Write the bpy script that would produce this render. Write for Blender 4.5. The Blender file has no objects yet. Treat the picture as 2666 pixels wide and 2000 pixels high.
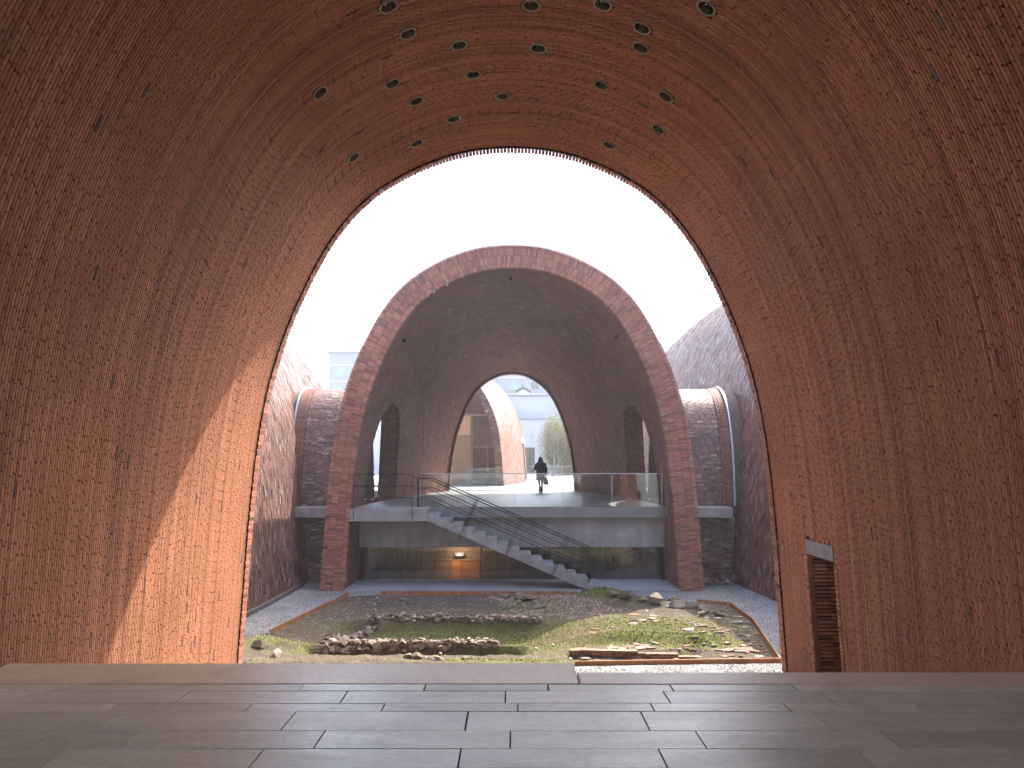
import bpy, bmesh, math, random
import numpy as np
from mathutils import Vector, Matrix, noise as mnoise

sc = bpy.context.scene
R = math.radians
rng = np.random.default_rng(7)
random.seed(7)
G = -2.57          # gravel court level; z = 0 is the deck / platform level
EYE = 1.68

# ---------------------------------------------------------------- camera
cam_d = bpy.data.cameras.new('camera')
cam = bpy.data.objects.new('camera', cam_d)
sc.collection.objects.link(cam)
cam.location = (0, 0, EYE)
cam.rotation_euler = (R(90), 0, 0)
cam_d.sensor_width = 36.0
cam_d.lens = 36.0 * 2000 / 2666
cam_d.shift_y = 187 / 2666
cam_d.clip_start = 0.05
cam_d.clip_end = 2000
sc.camera = cam

# ---------------------------------------------------------------- sky, sun, exposure
SUN = Vector((0.77, 1.0, 1.66)).normalized()
w = bpy.data.worlds.new('World')
sc.world = w
w.use_nodes = True
nt = w.node_tree
bg = nt.nodes['Background']
sky = nt.nodes.new('ShaderNodeTexSky')
sky.sky_type = 'NISHITA'
sky.sun_disc = False
sky.sun_elevation = math.asin(SUN.z)
sky.sun_rotation = math.atan2(SUN.x, SUN.y)
sky.air_density = 1.0
sky.dust_density = 4.0
sky.ozone_density = 1.0
nt.links.new(sky.outputs[0], bg.inputs[0])
bg.inputs[1].default_value = 0.15

sun_d = bpy.data.lights.new('sun', 'SUN')
sun_d.energy = 2.05
sun_d.angle = R(0.6)
sun_d.color = (1.0, 0.93, 0.84)
sun = bpy.data.objects.new('sun', sun_d)
sun.rotation_euler = (-SUN).to_track_quat('-Z', 'Y').to_euler()
sun.location = (30, 60, 100)
sc.collection.objects.link(sun)

sc.view_settings.view_transform = 'Standard'
sc.view_settings.look = 'None'
sc.view_settings.gamma = 1
sc.view_settings.exposure = 2.6
sc.render.engine = 'CYCLES'
cy = sc.cycles
cy.use_denoising = True
try:
    cy.denoiser = 'OPENIMAGEDENOISE'
    cy.denoising_input_passes = 'RGB_ALBEDO_NORMAL'
except Exception:
    pass
cy.max_bounces = 10
cy.diffuse_bounces = 6
cy.glossy_bounces = 4
cy.transmission_bounces = 8
cy.transparent_max_bounces = 12
cy.volume_bounces = 1
cy.use_adaptive_sampling = True
cy.adaptive_threshold = 0.025
cy.sample_clamp_indirect = 6
cy.caustics_reflective = False
cy.caustics_refractive = False

# ================================================================ helpers
def link(o, parent=None):
    sc.collection.objects.link(o)
    if parent is not None:
        o.parent = parent
    return o

def tag(o, label=None, cat=None, group=None, kind=None):
    if label: o['label'] = label
    if cat: o['category'] = cat
    if group: o['group'] = group
    if kind: o['kind'] = kind
    return o

def empty(name, loc=(0, 0, 0), rz=0.0):
    o = bpy.data.objects.new(name, None)
    o.location = loc
    o.rotation_euler = (0, 0, rz)
    o.empty_display_size = 0.2
    return link(o)

def mesh_obj(name, me, mat=None, parent=None, smooth=False):
    o = bpy.data.objects.new(name, me)
    if mat is not None and len(me.materials) == 0:
        me.materials.append(mat)
    if smooth:
        me.polygons.foreach_set('use_smooth', [True] * len(me.polygons))
    return link(o, parent)

def pydata(name, v, f, mat=None, parent=None, smooth=False):
    me = bpy.data.meshes.new(name)
    me.from_pydata([tuple(map(float, p)) for p in v], [], [tuple(map(int, q)) for q in f])
    me.update()
    return mesh_obj(name, me, mat, parent, smooth)

def quads_mesh(name, V, F):
    """numpy verts (n,3), faces (m,4) -> mesh"""
    me = bpy.data.meshes.new(name)
    V = np.ascontiguousarray(V, np.float32); F = np.ascontiguousarray(F, np.int32)
    me.vertices.add(len(V)); me.vertices.foreach_set('co', V.ravel())
    k = F.shape[1]
    me.loops.add(F.size); me.loops.foreach_set('vertex_index', F.ravel())
    me.polygons.add(len(F))
    me.polygons.foreach_set('loop_start', np.arange(0, F.size, k, dtype=np.int32))
    me.polygons.foreach_set('use_smooth', np.zeros(len(me.polygons), bool))
    me.update(calc_edges=True); me.validate()
    return me

def bm_obj(name, bm, mat=None, parent=None, smooth=False):
    me = bpy.data.meshes.new(name)
    bmesh.ops.recalc_face_normals(bm, faces=bm.faces)
    bm.to_mesh(me); bm.free()
    return mesh_obj(name, me, mat, parent, smooth)

def bm_box(bm, c, s, bev=0.0):
    r = bmesh.ops.create_cube(bm, size=1.0, matrix=Matrix.Translation(c) @ Matrix.Diagonal((*s, 1)))
    if bev:
        es = list({e for v in r['verts'] for e in v.link_edges})
        bmesh.ops.bevel(bm, geom=es, offset=bev, segments=1, affect='EDGES')

def box(name, lo, hi, mat, parent=None, bev=0.0):
    bm = bmesh.new()
    c = [(a + b) / 2 for a, b in zip(lo, hi)]; s = [abs(b - a) for a, b in zip(lo, hi)]
    bm_box(bm, c, s, bev)
    return bm_obj(name, bm, mat, parent)

def bm_tube(bm, a, b, r, n=8, r2=None, cap=True):
    a = Vector(a); b = Vector(b); d = b - a
    m = Matrix.Translation((a + b) / 2) @ d.to_track_quat('Z', 'Y').to_matrix().to_4x4()
    bmesh.ops.create_cone(bm, cap_ends=cap, segments=n, radius1=r, radius2=r if r2 is None else r2, depth=d.length, matrix=m)

def bm_bar(bm, a, b, wx, wy, up=(0, 1, 0)):
    """rectangular bar from a to b; wy measured along 'up'"""
    a = Vector(a); b = Vector(b); d = (b - a); z = d.normalized(); y = Vector(up); y = (y - z * y.dot(z)).normalized(); x = y.cross(z)
    m = Matrix((x, y, z)).transposed().to_4x4(); m.translation = (a + b) / 2
    bmesh.ops.create_cube(bm, size=1, matrix=m @ Matrix.Diagonal((wx, wy, d.length, 1)))

# ================================================================ materials
def mat(name):
    m = bpy.data.materials.new(name); m.use_nodes = True
    t = m.node_tree
    return m, t, t.nodes, t.links, t.nodes['Principled BSDF']

def ramp_set(n, stops, interp='LINEAR'):
    cr = n.color_ramp; cr.interpolation = interp
    while len(cr.elements) > 1: cr.elements.remove(cr.elements[-1])
    cr.elements[0].position = stops[0][0]; cr.elements[0].color = (*stops[0][1], 1)
    for p, c in stops[1:]:
        e = cr.elements.new(p); e.color = (*c, 1)

def nmath(N, L, op, a, b):
    n = N.new('ShaderNodeMath'); n.operation = op
    for i, v in enumerate((a, b)):
        if v is None: continue
        if isinstance(v, (int, float)): n.inputs[i].default_value = v
        else: L.new(v, n.inputs[i])
    return n.outputs[0]

def mixc(N, L, blend, fac, a, b):
    n = N.new('ShaderNodeMix'); n.data_type = 'RGBA'; n.blend_type = blend
    for s, v in ((n.inputs[0], fac), (n.inputs[6], a), (n.inputs[7], b)):
        if isinstance(v, (int, float)): s.default_value = v
        elif isinstance(v, tuple): s.default_value = (*v, 1)
        else: L.new(v, s)
    return n.outputs[2]

def tnoise(N, L, scale, detail=4, rough=.55, vec=None, dist=0.0):
    n = N.new('ShaderNodeTexNoise'); n.inputs['Scale'].default_value = scale; n.inputs['Detail'].default_value = detail
    n.inputs['Roughness'].default_value = rough; n.inputs['Distortion'].default_value = dist
    if vec is not None: L.new(vec, n.inputs['Vector'])
    return n

def world_pos(N):
    return N.new('ShaderNodeNewGeometry').outputs['Position']

def stretch(N, L, vec, s):
    n = N.new('ShaderNodeMapping'); n.inputs['Scale'].default_value = s
    L.new(vec, n.inputs['Vector']); return n.outputs[0]

def bump(N, L, h, strength, dist, bsdf):
    b = N.new('ShaderNodeBump'); b.inputs['Strength'].default_value = strength; b.inputs['Distance'].default_value = dist
    L.new(h, b.inputs['Height']); L.new(b.outputs[0], bsdf.inputs['Normal'])

def brick_mat(name, stops, glaze=.98, rough=.72, per_object=False, var=.22, glaze_rough=.22, smear=0.0):
    m, t, N, L, B = mat(name)
    if per_object:
        a = N.new('ShaderNodeAttribute'); a.attribute_type = 'OBJECT'; a.attribute_name = 'rnd'; rnd = a.outputs['Fac']
    else:
        a = N.new('ShaderNodeAttribute'); a.attribute_name = 'rnd'; rnd = a.outputs['Fac']
    cr = N.new('ShaderNodeValToRGB'); ramp_set(cr, stops); L.new(rnd, cr.inputs[0])
    pos = world_pos(N)
    big = tnoise(N, L, .55, 5, .6, pos); fine = tnoise(N, L, 22, 4, .7, pos)
    f1 = N.new('ShaderNodeMapRange'); L.new(big.outputs[0], f1.inputs[0]); f1.inputs[1].default_value = .3; f1.inputs[2].default_value = .7
    f1.inputs[3].default_value = 1 - var; f1.inputs[4].default_value = 1 + var * .5
    f2 = N.new('ShaderNodeMapRange'); L.new(fine.outputs[0], f2.inputs[0]); f2.inputs[1].default_value = .25; f2.inputs[2].default_value = .75
    f2.inputs[3].default_value = .8; f2.inputs[4].default_value = 1.18
    k = nmath(N, L, 'MULTIPLY', f1.outputs[0], f2.outputs[0])
    col = mixc(N, L, 'MULTIPLY', 1.0, cr.outputs[0], k)
    if smear:
        sm = tnoise(N, L, 9, 3, .7, pos)
        r2 = N.new('ShaderNodeValToRGB'); ramp_set(r2, [(.56, (0, 0, 0)), (.68, (1, 1, 1))]); L.new(sm.outputs[0], r2.inputs[0])
        f = nmath(N, L, 'MULTIPLY', r2.outputs[0], smear)
        col = mixc(N, L, 'MIX', f, col, (.42, .35, .31))
    L.new(col, B.inputs['Base Color'])
    g = nmath(N, L, 'GREATER_THAN', rnd, glaze)
    rr = N.new('ShaderNodeMapRange'); L.new(g, rr.inputs[0]); rr.inputs[3].default_value = rough; rr.inputs[4].default_value = glaze_rough
    L.new(rr.outputs[0], B.inputs['Roughness'])
    bump(N, L, fine.outputs[0], .15, .003, B)
    return m

WARM = [(0, (.17, .072, .040)), (.1, (.25, .102, .054)), (.3, (.36, .147, .076)), (.5, (.44, .180, .092)), (.75, (.50, .215, .112)),
        (.93, (.56, .275, .163)), (.975, (.40, .18, .115)), (.987, (.15, .105, .095)), (1, (.10, .09, .095))]
RED = [(0, (.20, .080, .054)), (.1, (.26, .100, .066)), (.3, (.34, .128, .081)), (.6, (.40, .155, .098)), (.85, (.45, .180, .116)), (.95, (.48, .24, .17)), (.97, (.20, .11, .08)), (1, (.16, .10, .08))]
ROUGH = [(0, (.085, .048, .040)), (.15, (.12, .060, .047)), (.4, (.165, .080, .060)), (.7, (.20, .098, .073)), (.86, (.23, .125, .097)), (.92, (.29, .20, .165)),
         (.965, (.37, .31, .275)), (.98, (.09, .06, .05)), (1, (.07, .055, .05))]
PALE = [(0, (.26, .15, .12)), (.3, (.33, .19, .15)), (.7, (.38, .23, .185)), (1, (.44, .30, .25))]  # paler brick for the courtyard vault, its haze bleaching put into the colour
M = {}
M['brick_warm'] = brick_mat('brick_warm', WARM)
M['brick_warm_single'] = brick_mat('brick_warm_single', WARM, per_object=True)
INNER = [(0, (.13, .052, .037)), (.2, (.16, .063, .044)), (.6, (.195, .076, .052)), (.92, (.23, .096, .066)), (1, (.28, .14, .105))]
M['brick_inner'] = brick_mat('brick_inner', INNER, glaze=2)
M['brick_red'] = brick_mat('brick_red', RED)
M['brick_red_single'] = brick_mat('brick_red_single', RED, per_object=True)
M['brick_pale'] = brick_mat('brick_pale', PALE, glaze=2)
M['brick_pale_single'] = brick_mat('brick_pale_single', PALE, glaze=2, per_object=True)
M['brick_rough'] = brick_mat('brick_rough', ROUGH, rough=.55, smear=.15)
M['brick_rough_single'] = brick_mat('brick_rough_single', ROUGH, rough=.5, per_object=True, smear=.15)

def plain(name, col, rough=.7, metal=0.0, var=.25, scale=6, bmp=.0, bscale=60, spec=None):
    m, t, N, L, B = mat(name)
    pos = world_pos(N)
    n = tnoise(N, L, scale, 6, .62, pos)
    mr = N.new('ShaderNodeMapRange'); L.new(n.outputs[0], mr.inputs[0]); mr.inputs[1].default_value = .28; mr.inputs[2].default_value = .72
    mr.inputs[3].default_value = 1 - var; mr.inputs[4].default_value = 1 + var
    L.new(mixc(N, L, 'MULTIPLY', 1.0, col, mr.outputs[0]), B.inputs['Base Color'])
    B.inputs['Roughness'].default_value = rough; B.inputs['Metallic'].default_value = metal
    if spec is not None: B.inputs['Specular IOR Level'].default_value = spec
    if bmp:
        b = tnoise(N, L, bscale, 5, .65, pos); bump(N, L, b.outputs[0], bmp, .01, B)
    return m

M['mortar'] = plain('mortar', (.075, .042, .030), .95)
M['mortar_grey'] = plain('mortar_grey', (.10, .075, .062), .95)
M['shell'] = plain('shell_brick', (.24, .10, .07), .8, var=.4, scale=9, bmp=.4)
M['steel_black'] = plain('steel_black', (.018, .018, .021), .42, .6, .2)
M['flashing'] = plain('flashing', (.42, .44, .47), .4, 1.0, .12)
M['lamp_ring'] = plain('lamp_ring', (.34, .30, .245), .5, .3, .15)
M['lamp_cup'] = plain('lamp_cup', (.17, .145, .115), .35, .5, .25)
M['lamp_lens'] = plain('lamp_lens', (.75, .75, .72), .12, 1.0, .05)
M['corten'] = plain('corten', (.36, .16, .06), .7, .0, .45, 5, .3)
M['white_wall'] = plain('white_wall', (.44, .465, .50), .85, 0, .06, 1.2)
M['tile_wall'] = plain('tile_wall', (.19, .215, .245), .6, 0, .08, 3)
M['roof_tile'] = plain('roof_tile', (.040, .038, .046), .8, 0, .3, 8)
M['window_frame'] = plain('window_frame', (.24, .26, .27), .5)
M['window_dark'] = plain('window_dark', (.05, .065, .07), .12, 0, .3, 2)
M['window_green'] = plain('window_green', (.16, .30, .27), .15, 0, .2, 2)
M['timber'] = None

# concrete with board/pour marks
def concrete(name, base, rough=.75, stain=.35, pos_scale=1.0):
    m, t, N, L, B = mat(name)
    pos = world_pos(N)
    n1 = tnoise(N, L, 1.3 * pos_scale, 6, .65, pos); n2 = tnoise(N, L, 14 * pos_scale, 5, .7, pos)
    n3 = tnoise(N, L, 1.0, 4, .6, stretch(N, L, pos, (5, 5, .5)))
    f = nmath(N, L, 'ADD', nmath(N, L, 'MULTIPLY', n1.outputs[0], .5), nmath(N, L, 'ADD', nmath(N, L, 'MULTIPLY', n2.outputs[0], .2), nmath(N, L, 'MULTIPLY', n3.outputs[0], .3)))
    mr = N.new('ShaderNodeMapRange'); L.new(f, mr.inputs[0]); mr.inputs[1].default_value = .32; mr.inputs[2].default_value = .68
    mr.inputs[3].default_value = 1 - stain; mr.inputs[4].default_value = 1 + stain * .7
    L.new(mixc(N, L, 'MULTIPLY', 1.0, base, mr.outputs[0]), B.inputs['Base Color'])
    B.inputs['Roughness'].default_value = rough
    bump(N, L, n2.outputs[0], .25, .01, B)
    return m
M['concrete'] = concrete('concrete', (.30, .288, .278), .75, .5)
M['concrete_dark'] = concrete('concrete_dark', (.12, .11, .10), .7)
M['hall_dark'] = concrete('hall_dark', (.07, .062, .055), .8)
M['deck'] = concrete('deck', (.19, .192, .19), .42, .25)
M['court'] = concrete('court', (.38, .375, .365), .75, .12)
M['apron'] = concrete('apron', (.34, .35, .36), .6, .2)

# stone paving: one material, per-slab tone, grain along x, pale worn patches
def paving(name, base, worn, rough0, rough1):
    m, t, N, L, B = mat(name)
    pos = world_pos(N)
    oi = N.new('ShaderNodeObjectInfo')
    gx = tnoise(N, L, 2.2, 8, .68, stretch(N, L, pos, (1.0, 3.0, 1)), .6)
    g2 = tnoise(N, L, 30, 6, .75, stretch(N, L, pos, (.7, 2.2, 1)))
    st = tnoise(N, L, 1.1, 6, .7, pos, 1.2)
    r1 = N.new('ShaderNodeValToRGB'); ramp_set(r1, [(.38, (0, 0, 0)), (.66, (1, 1, 1))]); L.new(gx.outputs[0], r1.inputs[0])
    col = mixc(N, L, 'MIX', r1.outputs[0], base, worn)
    mr = N.new('ShaderNodeMapRange'); L.new(g2.outputs[0], mr.inputs[0]); mr.inputs[1].default_value = .25; mr.inputs[2].default_value = .75; mr.inputs[3].default_value = .72; mr.inputs[4].default_value = 1.3
    col = mixc(N, L, 'MULTIPLY', 1.0, col, mr.outputs[0])
    mo = N.new('ShaderNodeMapRange'); L.new(oi.outputs['Random'], mo.inputs[0]); mo.inputs[3].default_value = .78; mo.inputs[4].default_value = 1.12
    col = mixc(N, L, 'MULTIPLY', 1.0, col, mo.outputs[0])
    r2 = N.new('ShaderNodeValToRGB'); ramp_set(r2, [(.52, (0, 0, 0)), (.75, (1, 1, 1))]); L.new(st.outputs[0], r2.inputs[0])
    col = mixc(N, L, 'MIX', nmath(N, L, 'MULTIPLY', r2.outputs[0], .55), col, (.36, .30, .235))
    L.new(col, B.inputs['Base Color'])
    rr = N.new('ShaderNodeMapRange'); L.new(gx.outputs[0], rr.inputs[0]); rr.inputs[1].default_value = .3; rr.inputs[2].default_value = .7; rr.inputs[3].default_value = rough0; rr.inputs[4].default_value = rough1
    L.new(rr.outputs[0], B.inputs['Roughness'])
    hsum = nmath(N, L, 'ADD', nmath(N, L, 'MULTIPLY', g2.outputs[0], .5), gx.outputs[0])
    bump(N, L, hsum, .4, .006, B)
    B.inputs['IOR'].default_value = 1.55
    return m
M['paving'] = paving('paving', (.60, .585, .455), (.72, .71, .585), .40, .28)
M['kerb_stone'] = paving('kerb_stone', (.68, .55, .39), (.72, .60, .45), .45, .36)
M['joint'] = plain('joint', (.035, .028, .022), .95)

# ================================================================ vault profile
P = [(5.30, -4.25), (5.18, -2.7), (5.05, -1.1), (4.86, .45), (4.57, 1.75), (4.1, 3.0), (3.48, 4.15), (2.78, 4.95), (1.9, 5.5), (.97, 5.83), (0, 5.93)]
def spline(pts, n=801):
    p = np.array(pts, float); p = np.vstack([2 * p[0] - p[1], p, 2 * p[-1] - p[-2]])
    out = []
    t = np.linspace(0, 1, 60, endpoint=False)[:, None]
    for i in range(1, len(p) - 2):
        a, b, c, d = p[i - 1], p[i], p[i + 1], p[i + 2]
        out.append(.5 * ((2 * b) + (-a + c) * t + (2 * a - 5 * b + 4 * c - d) * t * t + (-a + 3 * b - 3 * c + d) * t ** 3))
    out = np.vstack(out + [p[-2][None]])
    s = np.r_[0, np.cumsum(np.linalg.norm(np.diff(out, axis=0), axis=1))]
    u = np.linspace(0, s[-1], n)
    return np.c_[np.interp(u, s, out[:, 0]), np.interp(u, s, out[:, 1])]
BASE = spline([(x, z + 4.25) for x, z in P] + [(-x, z + 4.25) for x, z in P[-2::-1]])   # right base -> apex -> left base
def offset(T, o):
    d = np.gradient(T, axis=0); d /= np.linalg.norm(d, axis=1)[:, None]
    q = T + np.c_[d[:, 1], -d[:, 0]] * o
    q[0, 1] = q[-1, 1] = 0.0
    return q
U = np.linspace(0, 1, 801)
def half_width(h):          # base profile half width at height h over its foot
    return np.interp(h, BASE[:401, 1], BASE[:401, 0])

class Vault:
    """a barrel shell whose section is the profile scaled by sx(y), sz(y); local frame, foot at z 0"""
    def __init__(s, loc, sx, sz, y0, y1, thick=.72, rz=0.0):
        s.loc = Vector(loc); s.sx = sx; s.sz = sz; s.y0 = y0; s.y1 = y1; s.thick = thick; s.rz = rz
        s.mw = Matrix.Translation(s.loc) @ Matrix.Rotation(rz, 4, 'Z')
    def prof(s, o=0.0):
        return BASE if o == 0 else offset(BASE, o)
    def section(s, y, o=0.0):
        T = s.prof(o); return np.c_[T[:, 0] * s.sx(y), np.full(len(T), y), T[:, 1] * s.sz(y)]
    def grid(s, o, ya, yb, dy=.25, nu=120, skip=None, close=False):
        ys = np.linspace(ya, yb, max(2, int((yb - ya) / dy) + 1)); us = np.linspace(0, 1, nu + 1)
        T = s.prof(o); X = np.interp(us, U, T[:, 0]); H = np.interp(us, U, T[:, 1])
        V = np.array([[(X[j] * s.sx(y), y, H[j] * s.sz(y)) for j in range(nu + 1)] for y in ys]).reshape(-1, 3)
        i, j = np.meshgrid(np.arange(len(ys) - 1), np.arange(nu), indexing='ij'); i = i.ravel(); j = j.ravel()
        a = i * (nu + 1) + j
        F = np.c_[a, a + 1, a + nu + 2, a + nu + 1]
        if skip is not None:
            c = V[F].mean(axis=1); F = F[~skip(c)]
        return V, F

class Bricks:
    """brick boxes: centre of the visible face C, long axis T, width axis A, outward normal Nn, length, width, depth, random"""
    def __init__(s):
        s.C = []; s.T = []; s.A = []; s.N = []; s.l = []; s.w = []; s.d = []; s.r = []
    def add(s, C, T, A, N, l, w, d, r):
        n = len(C)
        for L_, v in ((s.C, C), (s.T, T), (s.A, A), (s.N, N)): L_.append(np.asarray(v, float).reshape(n, 3))
        for L_, v in ((s.l, l), (s.w, w), (s.d, d), (s.r, r)): L_.append(np.broadcast_to(np.asarray(v, float), (n,)).copy())
    def done(s):
        for k in 'CTAN': setattr(s, k, np.concatenate(getattr(s, k)))
        for k in 'lwdr': setattr(s, k, np.concatenate(getattr(s, k)))
        return s
    def keep(s, m):
        q = Bricks()
        for k in 'CTANlwdr': setattr(q, k, getattr(s, k)[m])
        return q
    def mesh(s, name):
        n = len(s.C)
        hl = (s.T * s.l[:, None] / 2)[:, None]; hw = (s.A * s.w[:, None] / 2)[:, None]; dd = (s.N * s.d[:, None])[:, None]
        sg = np.array([(-1, -1), (1, -1), (1, 1), (-1, 1)])
        top = s.C[:, None] + hl * sg[None, :, :1] + hw * sg[None, :, 1:]
        bot = top - dd
        V = np.concatenate([top, bot], axis=1).reshape(-1, 3)
        f = np.array([(0, 1, 2, 3), (0, 4, 5, 1), (1, 5, 6, 2), (2, 6, 7, 3), (3, 7, 4, 0)])
        # keep winding outward whatever the handedness of the frame
        h = np.einsum('ij,ij->i', np.cross(s.T, s.A), s.N) < 0
        F = np.repeat(f[None], n, 0)
        F[h] = F[h][:, :, ::-1]
        F = (F + (np.arange(n) * 8)[:, None, None]).reshape(-1, 4)
        me = quads_mesh(name, V, F)
        at = me.attributes.new('rnd', 'FLOAT', 'POINT')
        at.data.foreach_set('value', np.repeat(s.r, 8).astype(np.float32))
        return me

def notched_mesh(B, name, nl=.018, nw=.017):
    """bricks with one chipped-out corner, which leaves a small square hole at each end joint"""
    n = len(B.C); hl = B.l / 2; hw = B.w / 2
    a = np.stack([-hl, hl - nl, hl - nl, hl, hl, -hl], 1); b = np.stack([-hw, -hw, -hw + nw, -hw + nw, hw, hw], 1)
    top = B.C[:, None] + B.T[:, None] * a[..., None] + B.A[:, None] * b[..., None]
    bot = top - (B.N * B.d[:, None])[:, None]
    V = np.concatenate([top, bot], 1).reshape(-1, 3).astype(np.float32)
    flip = np.einsum('ij,ij->i', np.cross(B.T, B.A), B.N) < 0
    hexa = np.repeat(np.arange(6)[None], n, 0); hexa[flip] = hexa[flip][:, ::-1]
    side = np.array([(k, k + 6, (k + 1) % 6 + 6, (k + 1) % 6) for k in range(6)])
    side = np.repeat(side[None], n, 0); side[flip] = side[flip][:, :, ::-1]
    off = (np.arange(n) * 12)[:, None]
    loops = np.concatenate([hexa + off, side.reshape(n, 24) + off], 1).astype(np.int32)
    me = bpy.data.meshes.new(name); me.vertices.add(len(V)); me.vertices.foreach_set('co', V.ravel())
    me.loops.add(loops.size); me.loops.foreach_set('vertex_index', loops.ravel())
    st_ = (np.arange(n) * 30)[:, None] + np.array([0, 6, 10, 14, 18, 22, 26])[None]
    me.polygons.add(7 * n); me.polygons.foreach_set('loop_start', st_.ravel().astype(np.int32))
    me.polygons.foreach_set('use_smooth', np.zeros(len(me.polygons), bool))
    me.update(calc_edges=True); me.validate()
    at = me.attributes.new('rnd', 'FLOAT', 'POINT'); at.data.foreach_set('value', np.repeat(B.r, 12).astype(np.float32))
    return me

def unit_brick():
    v = [(x, y, z) for z in (0, -1) for x, y in ((-.5, -.5), (.5, -.5), (.5, .5), (-.5, .5))]
    f = [(0, 1, 2, 3), (7, 6, 5, 4), (0, 4, 5, 1), (1, 5, 6, 2), (2, 6, 7, 3), (3, 7, 4, 0)]
    me = bpy.data.meshes.new('brick'); me.from_pydata(v, [], f); me.update(); return me
UB = {}
def single_bricks(B, m, parent, matname, name='brick'):
    if matname not in UB:
        me = unit_brick(); me.materials.append(M[matname]); UB[matname] = me
    me = UB[matname]
    for i in np.nonzero(m)[0]:
        T = Vector(B.T[i]); N = Vector(B.N[i]); A = N.cross(T)
        o = bpy.data.objects.new(name, me)
        mt = Matrix((T * B.l[i], A * B.w[i], N * B.d[i])).transposed().to_4x4(); mt.translation = B.C[i]
        o.parent = parent; o.matrix_basis = mt; o['rnd'] = float(B.r[i])
        sc.collection.objects.link(o)

def project(W):
    d = np.maximum(W[:, 1], .01)
    return 1333 + W[:, 0] / d * 2000, 1187 - (W[:, 2] - EYE) / d * 2000, W[:, 1]

def largest(B, mw, k=300, win=(0, 2666, 0, 2000)):
    """which k bricks show largest to someone standing on the platform (limits the number of single bricks)"""
    m = np.array(mw)
    W = B.C @ m[:3, :3].T + m[:3, 3]; T = B.T @ m[:3, :3].T; A = B.A @ m[:3, :3].T; N = B.N @ m[:3, :3].T
    x, y, d = project(W)
    view = np.array([0, 0, EYE]) - W; dist = np.linalg.norm(view, axis=1)
    facing = np.einsum('ij,ij->i', N, view) / dist
    area = B.l * B.w * np.clip(facing, 0, 1) / dist ** 2
    ok = (d > .5) & (x > win[0]) & (x < win[1]) & (y > win[2]) & (y < win[3])
    area[~ok] = 0
    idx = np.argsort(-area)[:k]
    r = np.zeros(len(area), bool); r[idx[area[idx] > 0]] = True
    return r

def field(v, ya, yb, o=0.0, inward=True, pitch=.064, wj=.006, L=.24, gap=.012, depth=.09, proud=.003, dots=False, keep=None, ur=(0, 1), skew=.0, run=1, tone=False):
    """courses of bricks whose long side follows the section of the vault"""
    B = Bricks(); T0 = v.prof(o)
    n = int((yb - ya) / pitch)
    for i in range(n):
        y = ya + (i + .5) * (yb - ya) / n
        sx, sz = v.sx(y), v.sz(y); e = .05
        dsx = (v.sx(y + e) - v.sx(y - e)) / (2 * e); dsz = (v.sz(y + e) - v.sz(y - e)) / (2 * e)
        X = T0[:, 0] * sx; Z = T0[:, 1] * sz
        s = np.r_[0, np.cumsum(np.hypot(np.diff(X), np.diff(Z)))]
        if dots:
            g = .004; ph = (i % 2) * .5 * (L + g) + rng.normal(0, .03)
        else:
            g = gap; ph = rng.random() * L
        step = L + g
        ss = np.arange(ph - step, s[-1], step) + rng.normal(0, .004, len(np.arange(ph - step, s[-1], step)))
        lo = np.clip(ss, 0, s[-1]); hi = np.clip(ss + L, 0, s[-1])
        ln = hi - lo; c = (lo + hi) / 2; ok = ln > .05
        uu = c / s[-1]; ok &= (uu >= ur[0]) & (uu <= ur[1])
        lo, hi, ln, c = lo[ok], hi[ok], ln[ok], c[ok]
        if not len(c): continue
        xa, za = np.interp(lo, s, X), np.interp(lo, s, Z); xb, zb = np.interp(hi, s, X), np.interp(hi, s, Z)
        xm, zm = np.interp(c, s, X), np.interp(c, s, Z)
        Tn = np.c_[xb - xa, np.zeros(len(c)), zb - za]; Tn /= np.linalg.norm(Tn, axis=1)[:, None]
        Ax = np.c_[np.interp(c, s, T0[:, 0]) * dsx, np.ones(len(c)), np.interp(c, s, T0[:, 1]) * dsz]
        Ax -= Tn * np.einsum('ij,ij->i', Ax, Tn)[:, None]
        stretchw = np.linalg.norm(Ax, axis=1); Ax /= stretchw[:, None]
        Nn = np.cross(Tn, Ax)
        out = np.c_[xm, np.zeros(len(c)), zm - 2.0]
        sg = np.sign(np.einsum('ij,ij->i', Nn, out)) * (-1 if inward else 1)
        Nn *= sg[:, None]
        pr = rng.normal(0, proud, len(c))
        C = np.c_[xm, np.full(len(c), y), zm] + Nn * pr[:, None]
        if skew:
            an = rng.normal(0, skew, len(c))[:, None]; Nn = Nn + Ax * an; Nn /= np.linalg.norm(Nn, axis=1)[:, None]; Ax = Ax - Nn * np.einsum('ij,ij->i', Ax, Nn)[:, None]; Ax /= np.linalg.norm(Ax, axis=1)[:, None]
        rv = np.repeat(rng.random(len(c) // run + 2), run)[rng.integers(0, run):][:len(c)]
        if tone:      # neighbouring bricks of a course came from the same batch
            crs = rng.random(); w0 = np.interp(np.arange(len(c)), np.arange(0, len(c) + 6, 5), rng.random(len(np.arange(0, len(c) + 6, 5)))); gl = rng.random(len(c)) > .9965
            rv = np.where(gl, .99, np.clip(.56 * crs + .24 * w0 + .17 * rv, 0, .96))
        B.add(C, Tn, Ax, Nn, ln, np.minimum((yb - ya) / n * stretchw, pitch * 1.6) - wj, depth, rv)
    B.done()
    if keep is not None: B = B.keep(keep(B.C))
    return B

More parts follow.
